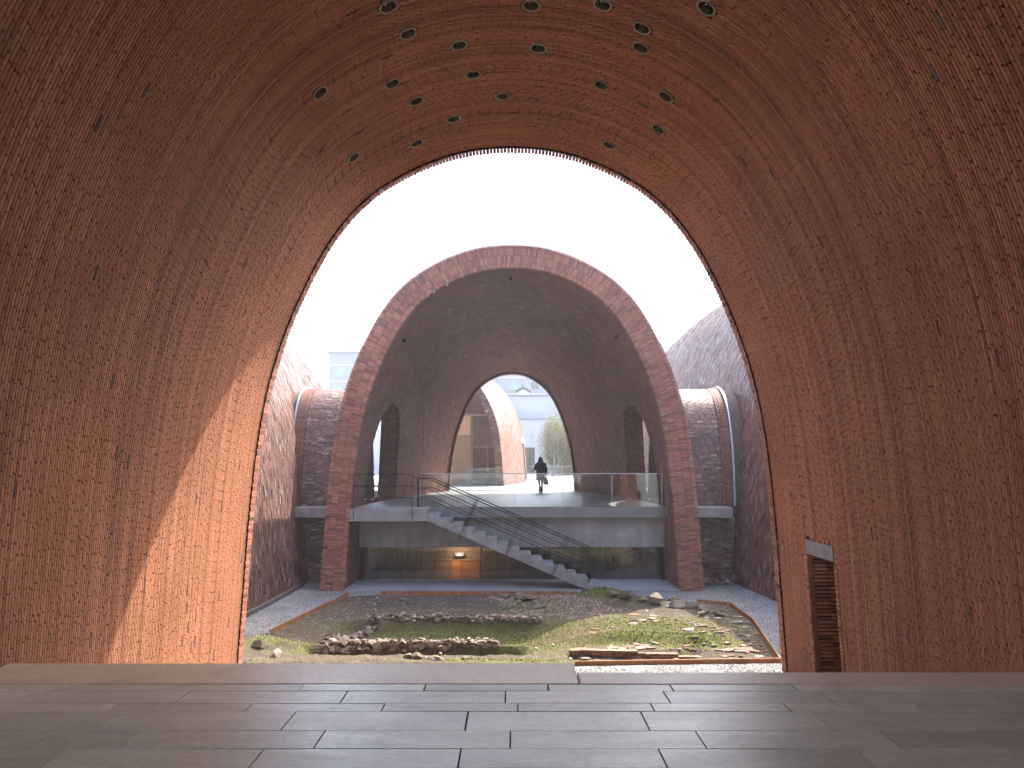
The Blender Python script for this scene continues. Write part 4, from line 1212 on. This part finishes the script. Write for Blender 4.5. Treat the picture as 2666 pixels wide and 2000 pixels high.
# pebbled slope: the pieces are too small to take apart
def pebble_field(name, n, fn, smin, smax, matname, squash=.7):
    oc = np.array([(1, 0, 0), (-1, 0, 0), (0, 1, 0), (0, -1, 0), (0, 0, 1), (0, 0, -1)], float)
    of = np.array([(0, 2, 4), (2, 1, 4), (1, 3, 4), (3, 0, 4), (2, 0, 5), (1, 2, 5), (3, 1, 5), (0, 3, 5)])
    C = fn(n); n = len(C); s = rng.uniform(smin, smax, n)
    an = rng.uniform(0, 6.28, n); ca, sa = np.cos(an), np.sin(an)
    V = np.repeat(oc[None], n, 0) * (1 + rng.uniform(-.25, .25, (n, 6, 1))); V = V * np.array([1, .8, squash])
    x = V[..., 0] * ca[:, None] - V[..., 1] * sa[:, None]; y = V[..., 0] * sa[:, None] + V[..., 1] * ca[:, None]
    V = np.stack([x, y, V[..., 2]], -1) * s[:, None, None] + C[:, None]
    F = (of[None] + (np.arange(n) * 6)[:, None, None]).reshape(-1, 3)
    me = quads_mesh(name, V.reshape(-1, 3), F); at = me.attributes.new('rnd', 'FLOAT', 'POINT'); at.data.foreach_set('value', np.repeat(rng.random(n), 6).astype(np.float32))
    o = mesh_obj(name, me, M[matname], None, False); o['kind'] = 'stuff'; return o
def pit_z(x, y):
    d = poly_dist(x, y, PIT); return G + pit_height(x, y) * np.clip(d / .25, 0, 1)
def slope_pts(n):
    y = rng.uniform(20.55, 23.3, n); t = (y - 20.55) / 2.75
    x = -.2 * t + rng.uniform(0, 1, n) * (3.6 - 1.6 * t) + .15 - .7 * t; return np.c_[x, y, pit_z(x, y)]
o = pebble_field('cobbled_slope', 2600, slope_pts, .025, .055, 'pebble'); tag(o, 'slope of packed small cobbles below the foot of the stair', 'cobbles')
def scatter_pts(n):
    x = rng.uniform(-5.6, 6, n); y = rng.uniform(15.9, 23.4, n); m = in_poly(x, y, PIT); return np.c_[x[m], y[m], pit_z(x[m], y[m])]
o = pebble_field('loose_pebbles', 9000, scatter_pts, .008, .034, 'pebble', .6); tag(o, 'loose pebbles and crumbs scattered over the excavated soil', 'pebbles')
M['gravel_stone'] = stone_mat('gravel_stone', [(0, (.13, .129, .128)), (.5, (.26, .257, .252)), (1, (.44, .43, .415))], False)
def gravel_pts(n):
    x = rng.uniform(-8.6, 8.6, n); y = 14.0 + 10.0 * rng.random(n) ** 1.4; m = ~in_poly(x, y, PIT); x, y = x[m], y[m]; return np.c_[x, y, np.full(len(x), G)]
o = pebble_field('gravel', 42000, gravel_pts, .010, .028, 'gravel_stone', .75); tag(o, 'loose grey gravel over the strips round the excavation', 'gravel')

# boulders, each its own thing
BOULD = [(2.97, 22.65, .34, .30, .34, 'upright pale boulder standing against the mossy mound'), (3.2, 21.95, .56, .4, .27, 'broad grey boulder next to the upright pale one'),
         (3.72, 21.9, .34, .3, .2, 'small brown boulder wedged in the row of boulders'), (4.1, 21.85, .6, .45, .33, 'biggest dark boulder in the row beside the cobbled slope'),
         (4.65, 21.65, .62, .45, .30, 'rounded brown boulder beneath the flat slab boulder'), (5.2, 21.6, .62, .42, .27, 'long low boulder at the end of the row by the edging board'),
         (4.78, 22.4, .56, .4, .24, 'flat pale slab boulder lying behind the row'), (5.22, 20.9, .44, .36, .26, 'smooth tan boulder in front of the row'),
         (5.55, 20.75, .36, .3, .22, 'sloping boulder leaning on the smooth tan one'), (5.42, 20.1, .42, .35, .20, 'grey wedge shaped boulder near the edging board'),
         (4.93, 20.0, .26, .2, .15, 'small pale boulder beside the wedge shaped one'),
         (-.15, 22.6, .36, .3, .24, 'round grey boulder of the cluster by the cobbled slope'), (.28, 23.1, .42, .3, .16, 'flat boulder at the back of the cluster by the cobbled slope'),
         (.52, 22.0, .72, .45, .20, 'long flat boulder in the cluster by the cobbled slope'), (.75, 21.3, .42, .3, .13, 'low brown boulder below the cluster by the cobbled slope'),
         (.15, 22.2, .26, .22, .16, 'small pale boulder in the middle of the cluster by the cobbled slope'),
         (-3.85, 22.3, .2, .18, .14, 'small lone boulder on bare soil near the apron'), (-3.2, 22.9, .44, .2, .1, 'thin pale slab lying on bare soil near the apron'), (-2.95, 22.25, .46, .25, .15, 'dark crumbly boulder beside the thin pale slab'),
         (-5.55, 16.85, .34, .3, .24, 'brown boulder on the mossy heap beside the vault foot'), (-5.05, 16.55, .2, .6, .16, 'long narrow stone lying on the mossy heap'),
         (-2.2, 16.15, .27, .24, .17, 'pale round boulder on the sunlit bank beside the trench'), (-1.98, 16.1, .3, .24, .17, 'sloping pale boulder on the sunlit bank beside the trench'),
         (-1.6, 16.05, .45, .28, .14, 'long pale boulder on the sunlit bank beside the trench'), (-2.95, 16.0, .22, .18, .1, 'small pale boulder half sunk in the sunlit bank'), (-1.0, 16.0, .2, .17, .09, 'tiny pale boulder half sunk in the sunlit bank')]
for i, (x, y, sx_, sy_, sz_, lab) in enumerate(BOULD):
    me = rock_mesh('boulder', 40 + i, 3, facet=.5, amp=.42); me.materials.append(M['boulder'])
    o = put('boulder', me, None, (x, y, gz(x, y) - sz_ * .15), (sx_ * .95, sy_ * .9, sz_ * 1.0), (random.uniform(-.1, .1), random.uniform(-.1, .1), random.uniform(-.4, .4)))
    tag(o, lab, 'boulder', 'boulders in the excavation')

# brick and tile fragments strewn over the sunlit end
frag_box = bpy.data.meshes.new('fragment'); bm = bmesh.new(); bm_box(bm, (0, 0, .5), (1, 1, 1), .0); [setattr(v, 'co', v.co + Vector((random.uniform(-.08, .08), random.uniform(-.08, .08), random.uniform(-.1, .1)))) for v in bm.verts]; bm.to_mesh(frag_box); bm.free(); frag_box.materials.append(M['shard'])
nfr = 0
while nfr < 120:
    x = random.uniform(1.3, 5.9); y = random.uniform(15.95, 20.3)
    if not in_poly(np.array([x]), np.array([y]), PIT)[0] or poly_dist(np.array([x]), np.array([y]), PIT)[0] < .1: continue
    dens = .18 + .8 * gauss(x, y, 5.1, 17.6, .9, 1.6) + .5 * gauss(x, y, 2.6, 17.15, 1.6, .25)
    if random.random() > dens: continue
    s = random.choice((.07, .09, .12, .16, .22, .28)) * random.uniform(.8, 1.2)
    o = put('brick_fragment', frag_box if random.random() < .7 else random.choice(SLABS), None, (x, y, gz(x, y) - .018), (s, s * random.uniform(.4, .9), random.uniform(.03, .055)), (random.uniform(-.16, .16), random.uniform(-.12, .12), random.uniform(-.5, .5)))
    tag(o, 'flat broken brick or tile fragment lying on the sunlit mossy ground', 'brick fragment', 'brick fragments on the sunlit ground'); nfr += 1
shm = rock_mesh('pale_shard', 91, 1, amp=.4); shm.materials.append(M['pale_shard'])
nfr = 0
while nfr < 46:
    x = random.uniform(-4.8, 4.5); y = random.uniform(16.0, 23.2)
    if not in_poly(np.array([x]), np.array([y]), PIT)[0]: continue
    s = random.uniform(.035, .10)
    o = put('pale_shard', shm, None, (x, y, gz(x, y) - .005), (s, s, s * random.uniform(.5, 1.2)), (random.uniform(-.4, .4), random.uniform(-.4, .4), random.random() * 6))
    tag(o, 'small white shard lying on the excavated soil', 'shard', 'white shards on the soil'); nfr += 1

# low remnant of a brick wall in the sun
lw = empty('brick_wall_remnant', (2.6, 16.85, gz(2.6, 16.7) - .05)); tag(lw, 'low mossy remnant of a brick wall in the sunlit soil', 'brick wall')
obm = unit_brick(); obm.materials.append(M['old_brick'])
for row in range(4):
    x = 1.2 + random.uniform(0, .1); end = (4.15, 4.1, 3.6, 2.5)[row]
    while x < end:
        ln = random.uniform(.18, .30)
        put('brick', obm, lw, (x + ln / 2 - 2.6, random.uniform(-.02, .02) - (x - 2.6) * .06, .055 + row * .055), (ln - .008, .16, .05), (random.uniform(-.04, .04), random.uniform(-.03, .03), random.uniform(-.06, .06))); x += ln
# stepped courses of red tiles on top
for k in range(26):
    x = 2.0 + random.random() * 2.0
    put('brick', obm, lw, (x - 2.6, .22 + random.uniform(-.06, .1), .21 + random.uniform(-.04, .02)), (random.uniform(.12, .24), .12, .045), (random.uniform(-.1, .1), random.uniform(-.1, .1), random.uniform(-.4, .4)))

# moss tufts and dry grass: uncountable
def leaf_mat(name, stops):
    m, t, N, L, B = mat(name); a = N.new('ShaderNodeAttribute'); a.attribute_name = 'rnd'
    cr = N.new('ShaderNodeValToRGB'); ramp_set(cr, stops); L.new(a.outputs['Fac'], cr.inputs[0]); L.new(cr.outputs[0], B.inputs['Base Color'])
    B.inputs['Roughness'].default_value = .7
    tl = N.new('ShaderNodeBsdfTranslucent'); L.new(cr.outputs[0], tl.inputs[0]); mx = N.new('ShaderNodeMixShader'); mx.inputs[0].default_value = .3
    L.new(B.outputs[0], mx.inputs[1]); L.new(tl.outputs[0], mx.inputs[2]); L.new(mx.outputs[0], N['Material Output'].inputs['Surface']); return m
M['moss'] = leaf_mat('moss', [(0, (.034, .045, .009)), (.5, (.125, .145, .026)), (1, (.26, .26, .06))])
M['straw'] = leaf_mat('straw', [(0, (.19, .14, .085)), (.5, (.34, .26, .165)), (1, (.48, .39, .27))])
def blades(name, C, h0, h1, wd, spread, matname, label, cat):
    n = len(C); h = rng.uniform(h0, h1, n); an = rng.uniform(0, 6.28, n); w_ = rng.uniform(.5, 1, n) * wd
    dx, dy = np.cos(an) * w_, np.sin(an) * w_; le = rng.normal(0, spread, (n, 2)) * h[:, None]
    V = np.stack([C + np.c_[-dx, -dy, np.zeros(n) - .005], C + np.c_[dx, dy, np.zeros(n) - .005], C + np.c_[le, h]], 1).reshape(-1, 3)
    F = np.arange(3 * n).reshape(-1, 3); me = quads_mesh(name, V, F)
    at = me.attributes.new('rnd', 'FLOAT', 'POINT'); at.data.foreach_set('value', np.repeat(rng.random(n), 3).astype(np.float32))
    o = mesh_obj(name, me, M[matname]); tag(o, label, cat, None, 'stuff'); return o
def pick(n, fn, lo):
    x = rng.uniform(-6, 6.2, n); y = rng.uniform(15.7, 23.5, n); m = in_poly(x, y, PIT) & (rng.random(n) < np.clip((fn(x, y) - lo) * 2, 0, 1)); x, y = x[m], y[m]; return np.c_[x, y, pit_z(x, y)]
blades('moss', pick(170000, moss_at, .42), .012, .055, .012, .6, 'moss', 'bright green moss growing over the excavation ridges', 'moss')
blades('dry_grass', pick(130000, straw_at, .22), .03, .12, .004, .9, 'straw', 'short dry straw coloured grass on the excavation', 'grass')

# broken stones heaped against the far corner by the dark vault
for k in range(34):
    x = random.uniform(6.1, 7.2); y = random.uniform(25.15, 25.8); s = random.uniform(.1, .2)
    o = put('rubble_stone', random.choice(COB), None, (x, y, G - .02 + random.random() * .06), (s, s, s * .8), (0, 0, random.random() * 6))
    tag(o, 'broken grey stone in the heap under the tunnel beside the dark vault', 'stone', 'rubble stones under the tunnel')

# ================================================================ PERSON on the deck
def skin_mesh(name, V, E, Rr, sub=2):
    me = bpy.data.meshes.new(name); me.from_pydata(V, E, []); ob = bpy.data.objects.new(name, me); sc.collection.objects.link(ob)
    md = ob.modifiers.new('s', 'SKIN'); me.skin_vertices[0].data[0].use_root = True
    for i, r in enumerate(Rr): me.skin_vertices[0].data[i].radius = r if isinstance(r, tuple) else (r, r)
    sb = ob.modifiers.new('u', 'SUBSURF'); sb.levels = sub; sb.render_levels = sub
    bpy.context.view_layer.update()
    ev = ob.evaluated_get(bpy.context.evaluated_depsgraph_get()); m2 = bpy.data.meshes.new_from_object(ev)
    bpy.data.objects.remove(ob); m2.name = name; m2.materials.clear(); return m2
def loft(name, rings, mt, parent, n=20, cap=True):
    """rings: (cx, cy, z, rx, ry)"""
    v = []; f = []
    for cx, cyy, z, rx, ry in rings: v += [(cx + rx * math.cos(6.2832 * k / n), cyy + ry * math.sin(6.2832 * k / n), z) for k in range(n)]
    for i in range(len(rings) - 1): f += [(i * n + k, i * n + (k + 1) % n, (i + 1) * n + (k + 1) % n, (i + 1) * n + k) for k in range(n)]
    if cap: f += [tuple(range(n))[::-1], tuple((len(rings) - 1) * n + k for k in range(n))]
    return pydata(name, v, f, mt, parent, True)
M['skin'] = plain('skin', (.45, .28, .21), .5, 0, .05)
M['coat'] = plain('coat', (.012, .013, .018), .8, 0, .2, 20)
M['hair'] = plain('hair', (.010, .009, .010), .45, 0, .3, 40)
M['tights'] = plain('tights', (.035, .033, .038), .7, 0, .15)
M['boots'] = plain('boots', (.075, .04, .028), .55, 0, .2)
M['skirt'] = plain('skirt', (.075, .05, .048), .85, 0, .5, 25)
M['red_cloth'] = plain('red_cloth', (.30, .05, .05), .8, 0, .2)
M['bag'] = plain('bag', (.16, .075, .075), .7, 0, .3, 18)
pe = empty('person', (1.30, 35.0, 0.0), 0)      # seen from behind, walking towards +y
tag(pe, 'person in a black hooded coat, short skirt and boots walking away with a bag', 'person')
Vv = [(0, 0, .86), (0, 0, 1.02), (0, .01, 1.2), (0, 0, 1.32), (0, .01, 1.40), (0, .02, 1.49), (0, .03, 1.58),
      (.08, 0, .82), (.07, .10, .46), (.055, .02, .09), (.06, .13, .035),
      (-.08, 0, .82), (-.06, .02, .46), (-.03, -.10, .10), (-.035, .03, .04),
      (.16, 0, 1.30), (.25, .01, 1.06), (.24, .05, .82), (.245, .07, .76),
      (-.16, 0, 1.30), (-.24, .05, 1.07), (-.19, .24, 1.12), (-.17, .31, 1.15),
      (.235, .10, .70), (.25, .09, .69), (.262, .075, .695), (.245, .055, .70), (.222, .09, .735),
      (-.15, .37, 1.19), (-.165, .38, 1.18), (-.18, .375, 1.165), (-.19, .365, 1.15), (-.15, .33, 1.185)]
Ee = [(0, 1), (1, 2), (2, 3), (3, 4), (4, 5), (5, 6), (0, 7), (7, 8), (8, 9), (9, 10), (0, 11), (11, 12), (12, 13), (13, 14), (3, 15), (15, 16), (16, 17), (17, 18), (3, 19), (19, 20), (20, 21), (21, 22),
      (18, 23), (18, 24), (18, 25), (18, 26), (18, 27), (22, 28), (22, 29), (22, 30), (22, 31), (22, 32)]
Rr = [.13, .11, .12, .11, .05, .09, .085, .085, .055, .036, .03, .085, .055, .036, .03, .05, .042, .032, .03, .05, .042, .032, .03] + [.009] * 10
me = skin_mesh('body', Vv, Ee, Rr); me.materials.append(M['tights']); me.materials.append(M['skin'])
for p in me.polygons: p.material_index = 1 if (p.center.z > 1.38 or (abs(p.center.x) > .14 and p.center.z < .80) or p.center.y > .28) else 0
b = mesh_obj('body', me, None, pe, True)
loft('hood_and_hair', [(-.0, -.01, 1.22, .17, .10), (0, -.015, 1.32, .165, .115), (0, -.01, 1.42, .125, .11), (0, .0, 1.50, .108, .112), (0, .01, 1.57, .10, .11), (0, .015, 1.62, .07, .08), (0, .02, 1.645, .02, .03)], M['hair'], pe)
loft('coat', [(0, .01, .80, .20, .155), (0, .01, .92, .20, .15), (0, .005, 1.08, .19, .14), (0, 0, 1.22, .205, .14), (0, 0, 1.32, .18, .12), (0, 0, 1.38, .10, .09)], M['coat'], pe)
def sleeve(pts, rr, nm):
    bm = bmesh.new()
    for (p, q, r, r2) in zip(pts[:-1], pts[1:], rr[:-1], rr[1:]): bm_tube(bm, p, q, r, 12, r2)
    for p, r in zip(pts, rr): bmesh.ops.create_uvsphere(bm, u_segments=12, v_segments=6, radius=r, matrix=Matrix.Translation(p))
    bm_obj(nm, bm, M['coat'], pe, True)
sleeve([(.165, 0, 1.29), (.255, .01, 1.06), (.243, .05, .83)], (.08, .066, .054), 'sleeve')
sleeve([(-.165, 0, 1.29), (-.245, .05, 1.07), (-.19, .23, 1.115)], (.08, .066, .054), 'sleeve')
loft('skirt', [(0, .01, .56, .215, .17), (0, .01, .70, .205, .16), (0, .01, .84, .17, .14)], M['skirt'], pe)
loft('waist_scarf', [(-.055, -.135, .70, .085, .04), (-.055, -.15, .76, .09, .04), (-.055, -.13, .82, .07, .03)], M['red_cloth'], pe, 12)
for (fx, fy, fz) in ((.055, .02, 0), (-.03, -.10, .02)):
    loft('boot', [(fx, fy + .06, fz + .002, .048, .125), (fx, fy + .055, fz + .05, .05, .12), (fx, fy + .01, fz + .10, .05, .06), (fx, fy, fz + .22, .055, .058), (fx * .98, fy, fz + .26, .052, .055)], M['boots'], pe, 14)
# phone held in the raised hand, bag in the lowered one
o = box('phone', (-.035, -.005, -.07), (.035, .005, .07), M['steel_black'], None, .003); o.location = (1.30 - .165, 35.40, 1.21); o.rotation_euler = (.5, 0, .2); tag(o, 'dark phone held up in the hand of the walking person', 'phone')
bag = empty('tote_bag', (1.30 + .235, 35.06, .36)); tag(bag, 'reddish brown bag hanging from the hand of the walking person', 'bag')
loft('pouch', [(.02, 0, .0, .12, .06), (.01, 0, .14, .115, .055), (-.0, 0, .28, .085, .035), (-.0, .0, .35, .05, .02)], M['bag'], bag, 16)
bm = bmesh.new()
for s_ in (-.015, .015): bm_tube(bm, (0, s_, .33), (.01, s_ * .5 + .02, .42), .007, 6)
bm_obj('handle', bm, M['bag'], bag)

# ================================================================ BACKGROUND buildings
def window(parent, x, y, z, wd, hg, mm, bars=True, sill=True):
    wv = box('window', (x - wd / 2, y - .06, z), (x + wd / 2, y + .02, z + hg), M['window_frame'], parent)
    for s_ in (-1, 1): box('pane', (x + (s_ - 1) * wd / 4 + .03 + (wd / 4 if False else 0), y - .075, z + .06), (x + (s_ + 1) * wd / 4 - .03, y - .061, z + hg - .06), M[mm], wv)
    if sill: box('sill', (x - wd / 2 - .1, y - .25, z - .1), (x + wd / 2 + .1, y + .01, z), M['tile_wall'], wv)
    return wv
def apartment(x0, x1, y, ztop, name, label, wins, floors, first, step_z, roof=True, depth=12):
    ap = empty('apartment_building', ((x0 + x1) / 2, y, 0)); cx = (x0 + x1) / 2
    tag(ap, label, 'building')
    box('wall', (x0 - cx, 0, 0), (x1 - cx, depth, ztop), M['tile_wall'], ap)
    for k in range(floors + 1):
        z = first + k * step_z - .75
        if z < ztop: box('floor_band', (x0 - cx - .08, -.1, z), (x1 - cx + .08, 0.001, z + .14), M['white_wall'], ap)
    for k in range(floors):
        for x in wins:
            z = first + k * step_z
            if z + 1.3 < ztop: window(ap, x - cx, 0, z, 1.25, 1.3, 'window_green' if random.random() < .5 else 'window_dark')
    if roof:
        v = [(x0 - cx - .4, -.5, ztop), (x1 - cx + .4, -.5, ztop), (x1 - cx + .1, 3, ztop + 1.3), (x0 - cx - .1, 3, ztop + 1.3), (x0 - cx - .4, depth, ztop), (x1 - cx + .4, depth, ztop)]
        pydata('roof', v, [(0, 1, 2, 3), (3, 2, 5, 4), (0, 3, 4), (1, 5, 2), (0, 4, 5, 1)], M['roof_tile'], ap)
    return ap
ap = apartment(-28.6, -16, 120, 17.8, 'a', 'hazy pale tiled apartment block with grey roof behind the sunlit closed vault', (-27.0, -23.6, -20.2, -17.4), 6, 1.4, 2.52)
for (x, z) in ((-25.6 + 22.3, 12.2), (-22.0 + 22.3, 9.6)):
    ac = box('air_conditioner', (x, -.45, z), (x + .85, -.001, z + .6), M['white_wall'], ap, .03)
    bm = bmesh.new(); bm_tube(bm, (x + .32, -.47, z + .3), (x + .32, -.46, z + .3), .22, 16); bm_obj('fan', bm, M['window_dark'], ac)
apartment(-14, 16, 120, 22, 'b', 'long hazy tiled apartment block behind the white garden wall', (-6.9, -3.6, .2, 3.6, 6.6, 9.8, 13), 7, 1.6, 2.6)
apartment(20, 34, 128, 20.5, 'c', 'far hazy apartment block behind the tall dark vault', (22, 25, 28), 6, 2, 2.7, False)

ww = empty('white_garden_wall', (0, 75, 0)); tag(ww, 'tall plain white wall with a doorway and two lattice windows behind the courtyard', 'wall')
# wall built round the doorway (1.15 x 2.5)
dx0, dx1 = 1.12, 2.25
box('wall_panel', (-14, 0, 0), (dx0, .4, 5.2), M['white_wall'], ww); box('wall_panel', (dx1, 0, 0), (16, .4, 5.2), M['white_wall'], ww); box('wall_panel', (dx0, 0.002, 2.5), (dx1, .4, 5.198), M['white_wall'], ww)
box('upper_wall', (-14, .7, 5.0), (16, 1.1, 7.55), M['white_wall'], ww)
box('wall_pier', (.2, .55, 5.0), (.5, 1.05, 7.5), M['white_wall'], ww)
box('coping', (-14.1, -.08, 5.2), (16.1, .48, 5.3), M['tile_wall'], ww)
box('coping', (-14.1, .6, 7.55), (16.1, 1.2, 7.68), M['tile_wall'], ww)
box('doorway_back', (dx0 - .1, .9, 0), (dx1 + .1, 1.0, 2.6), M['window_dark'], ww); box('door_leaf', (dx0 + .02, .38, 0), (dx0 + .5, .45, 2.46), M['timber_old'], ww)
box('door_frame', (dx0, -.03, 2.42), (dx1, -.001, 2.5), M['concrete_dark'], ww)
for x in (3.35, 4.05):
    wv = box('lattice_window', (x, -.02, 4.1), (x + .55, .02, 4.9), M['window_dark'], ww)
    for k in range(4): box('bar', (x + .04 + k * .14, -.05, 4.1), (x + .08 + k * .14, -.021, 4.9), M['white_wall'], wv)
    for k in range(2): box('bar', (x, -.055, 4.3 + k * .27), (x + .55, -.051, 4.34 + k * .27), M['white_wall'], wv)
# gable walls with tiled caps peeping over it
for (gx, gy, gh, lab) in ((-2.4, 78, 8.25, 'white stepped gable with a dark curled tile cap above the garden wall'), (1.2, 82, 8.5, 'low white gable with tiled ridge behind the garden wall')):
    gb_ = empty('gable_wall', (gx, gy, 0)); tag(gb_, lab, 'gable')
    box('wall', (-.6, 0, 0), (.6, .4, gh), M['white_wall'], gb_)
    v = []
    for x, z in ((-.8, -.05), (-.4, .2), (0, .36), (.4, .2), (.8, -.05)): v += [(x, -.25, gh + z), (x, .65, gh + z), (x, -.25, gh + z + .16), (x, .65, gh + z + .16)]
    f = [(4 * k + a, 4 * k + b_, 4 * k + 4 + b_, 4 * k + 4 + a) for k in range(4) for a, b_ in ((0, 1), (1, 3), (3, 2), (2, 0))] + [(0, 2, 3, 1), (16, 17, 19, 18)]
    pydata('tile_cap', v, f, M['roof_tile'], gb_)
    v = [(-.6, 0, gh), (.6, 0, gh), (0, 0, gh + .3), (-.6, .4, gh), (.6, .4, gh), (0, .4, gh + .3)]
    pydata('gable_peak', v, [(0, 1, 2), (5, 4, 3), (0, 2, 5, 3), (1, 4, 5, 2)], M['white_wall'], gb_)
    bm = bmesh.new(); bm_tube(bm, (0, .2, gh + .45), (-.1, .2, gh + .85), .06, 6, .03); bm_obj('finial', bm, M['roof_tile'], gb_)

# ================================================================ bamboo and bare tree
M['bamboo_leaf'] = leaf_mat('bamboo_leaf', [(0, (.07, .085, .02)), (.5, (.16, .17, .05)), (1, (.30, .27, .10))])
M['bamboo_culm'] = plain('bamboo_culm', (.16, .17, .10), .6, 0, .3)
M['pale_bark'] = plain('pale_bark', (.22, .20, .175), .8, 0, .3)
def bamboo(name, cx, cyy, rx, ry, h, nc, nl, label):
    rt = empty(name, (cx, cyy, 0)); tag(rt, label, 'bamboo', 'bamboo clumps by the garden wall')
    bm = bmesh.new(); L_ = []
    for k in range(nc):
        a = random.random() * 6.28; r = math.sqrt(random.random()); x, y = r * rx * math.cos(a), r * ry * math.sin(a); hh = h * random.uniform(.65, 1.05) * (1 - .25 * r)
        p = Vector((x, y, 0)); lean = Vector((x * .12, y * .12, 0))
        prev = p
        for s_ in range(1, 6):
            t = s_ / 5; q = p + Vector((0, 0, hh * t)) + lean * (t * t * 2.2); bm_tube(bm, prev, q, .022 * (1.1 - t * .8), 5, .022 * (1.0 - t * .85), False); prev = q
            if t > .25: L_.append((q, hh))
    bm_obj('culms', bm, M['bamboo_culm'], rt)
    n = nl; C = np.array([[*(L_[i][0])] for i in rng.integers(0, len(L_), n)]) + rng.normal(0, 1, (n, 3)) * np.array([.28, .28, .42])
    d = rng.normal(0, 1, (n, 3)); d[:, 2] -= .7; d /= np.linalg.norm(d, axis=1)[:, None]; sd = np.cross(d, rng.normal(0, 1, (n, 3))); sd /= np.linalg.norm(sd, axis=1)[:, None]
    ln = rng.uniform(.10, .2, n)[:, None]; wd = .016
    V = np.stack([C, C + d * ln * .4 + sd * wd, C + d * ln, C + d * ln * .4 - sd * wd], 1).reshape(-1, 3); F = np.arange(4 * n).reshape(-1, 4)
    me = quads_mesh('foliage', V, F); at = me.attributes.new('rnd', 'FLOAT', 'POINT'); at.data.foreach_set('value', np.repeat(np.clip(rng.random(n) * .6 + (C[:, 2] / h) * .4, 0, 1), 4).astype(np.float32))
    o = mesh_obj('foliage', me, M['bamboo_leaf'], rt); o['kind'] = 'stuff'
bamboo('bamboo_clump', 3.9, 66, 1.2, 1.0, 5.4, 70, 26000, 'tall yellow green bamboo clump behind the bare tree')
bamboo('bamboo_clump', 5.6, 68, 1.3, 1.0, 4.6, 60, 18000, 'lower bamboo clump half hidden by the deck vault')
bt = empty('bare_tree', (3.35, 62, 0)); tag(bt, 'bare pale branched young tree in front of the bamboo', 'tree')
bmt = bmesh.new(); bmc = bmesh.new()
def branch(bm, p, d, ln, r, dep):
    q = p + d * ln; bm_tube(bm, p, q, r, 6, r * .7, False)
    if dep == 0: return
    for _ in range(2 if dep > 1 else 3):
        nd = (d + Vector((random.uniform(-.6, .6), random.uniform(-.6, .6), random.uniform(-.1, .35)))).normalized(); branch(bmc, q, nd, ln * random.uniform(.6, .85), r * .66, dep - 1)
for s_ in (-1, .1, 1): branch(bmt, Vector((s_ * .05, 0, 0)), Vector((s_ * .38, .1, 1)).normalized(), 1.3, .05, 4)
bm_obj('trunk', bmt, M['pale_bark'], bt); bm_obj('crown', bmc, M['pale_bark'], bt)

# ================================================================ haze
bm = bmesh.new(); bm_box(bm, (0, 70, 10.2), (300, 190, 27.6))
hz = bm_obj('haze', bm); hz['kind'] = 'stuff'
m = bpy.data.materials.new('haze_air'); m.use_nodes = True; N = m.node_tree.nodes; L = m.node_tree.links
N.remove(N['Principled BSDF']); pv = N.new('ShaderNodeVolumePrincipled'); pv.inputs['Color'].default_value = (.93, .95, 1.0, 1); pv.inputs['Density'].default_value = .0013; pv.inputs['Anisotropy'].default_value = .35
L.new(pv.outputs[0], N['Material Output'].inputs['Volume']); hz.data.materials.append(m)
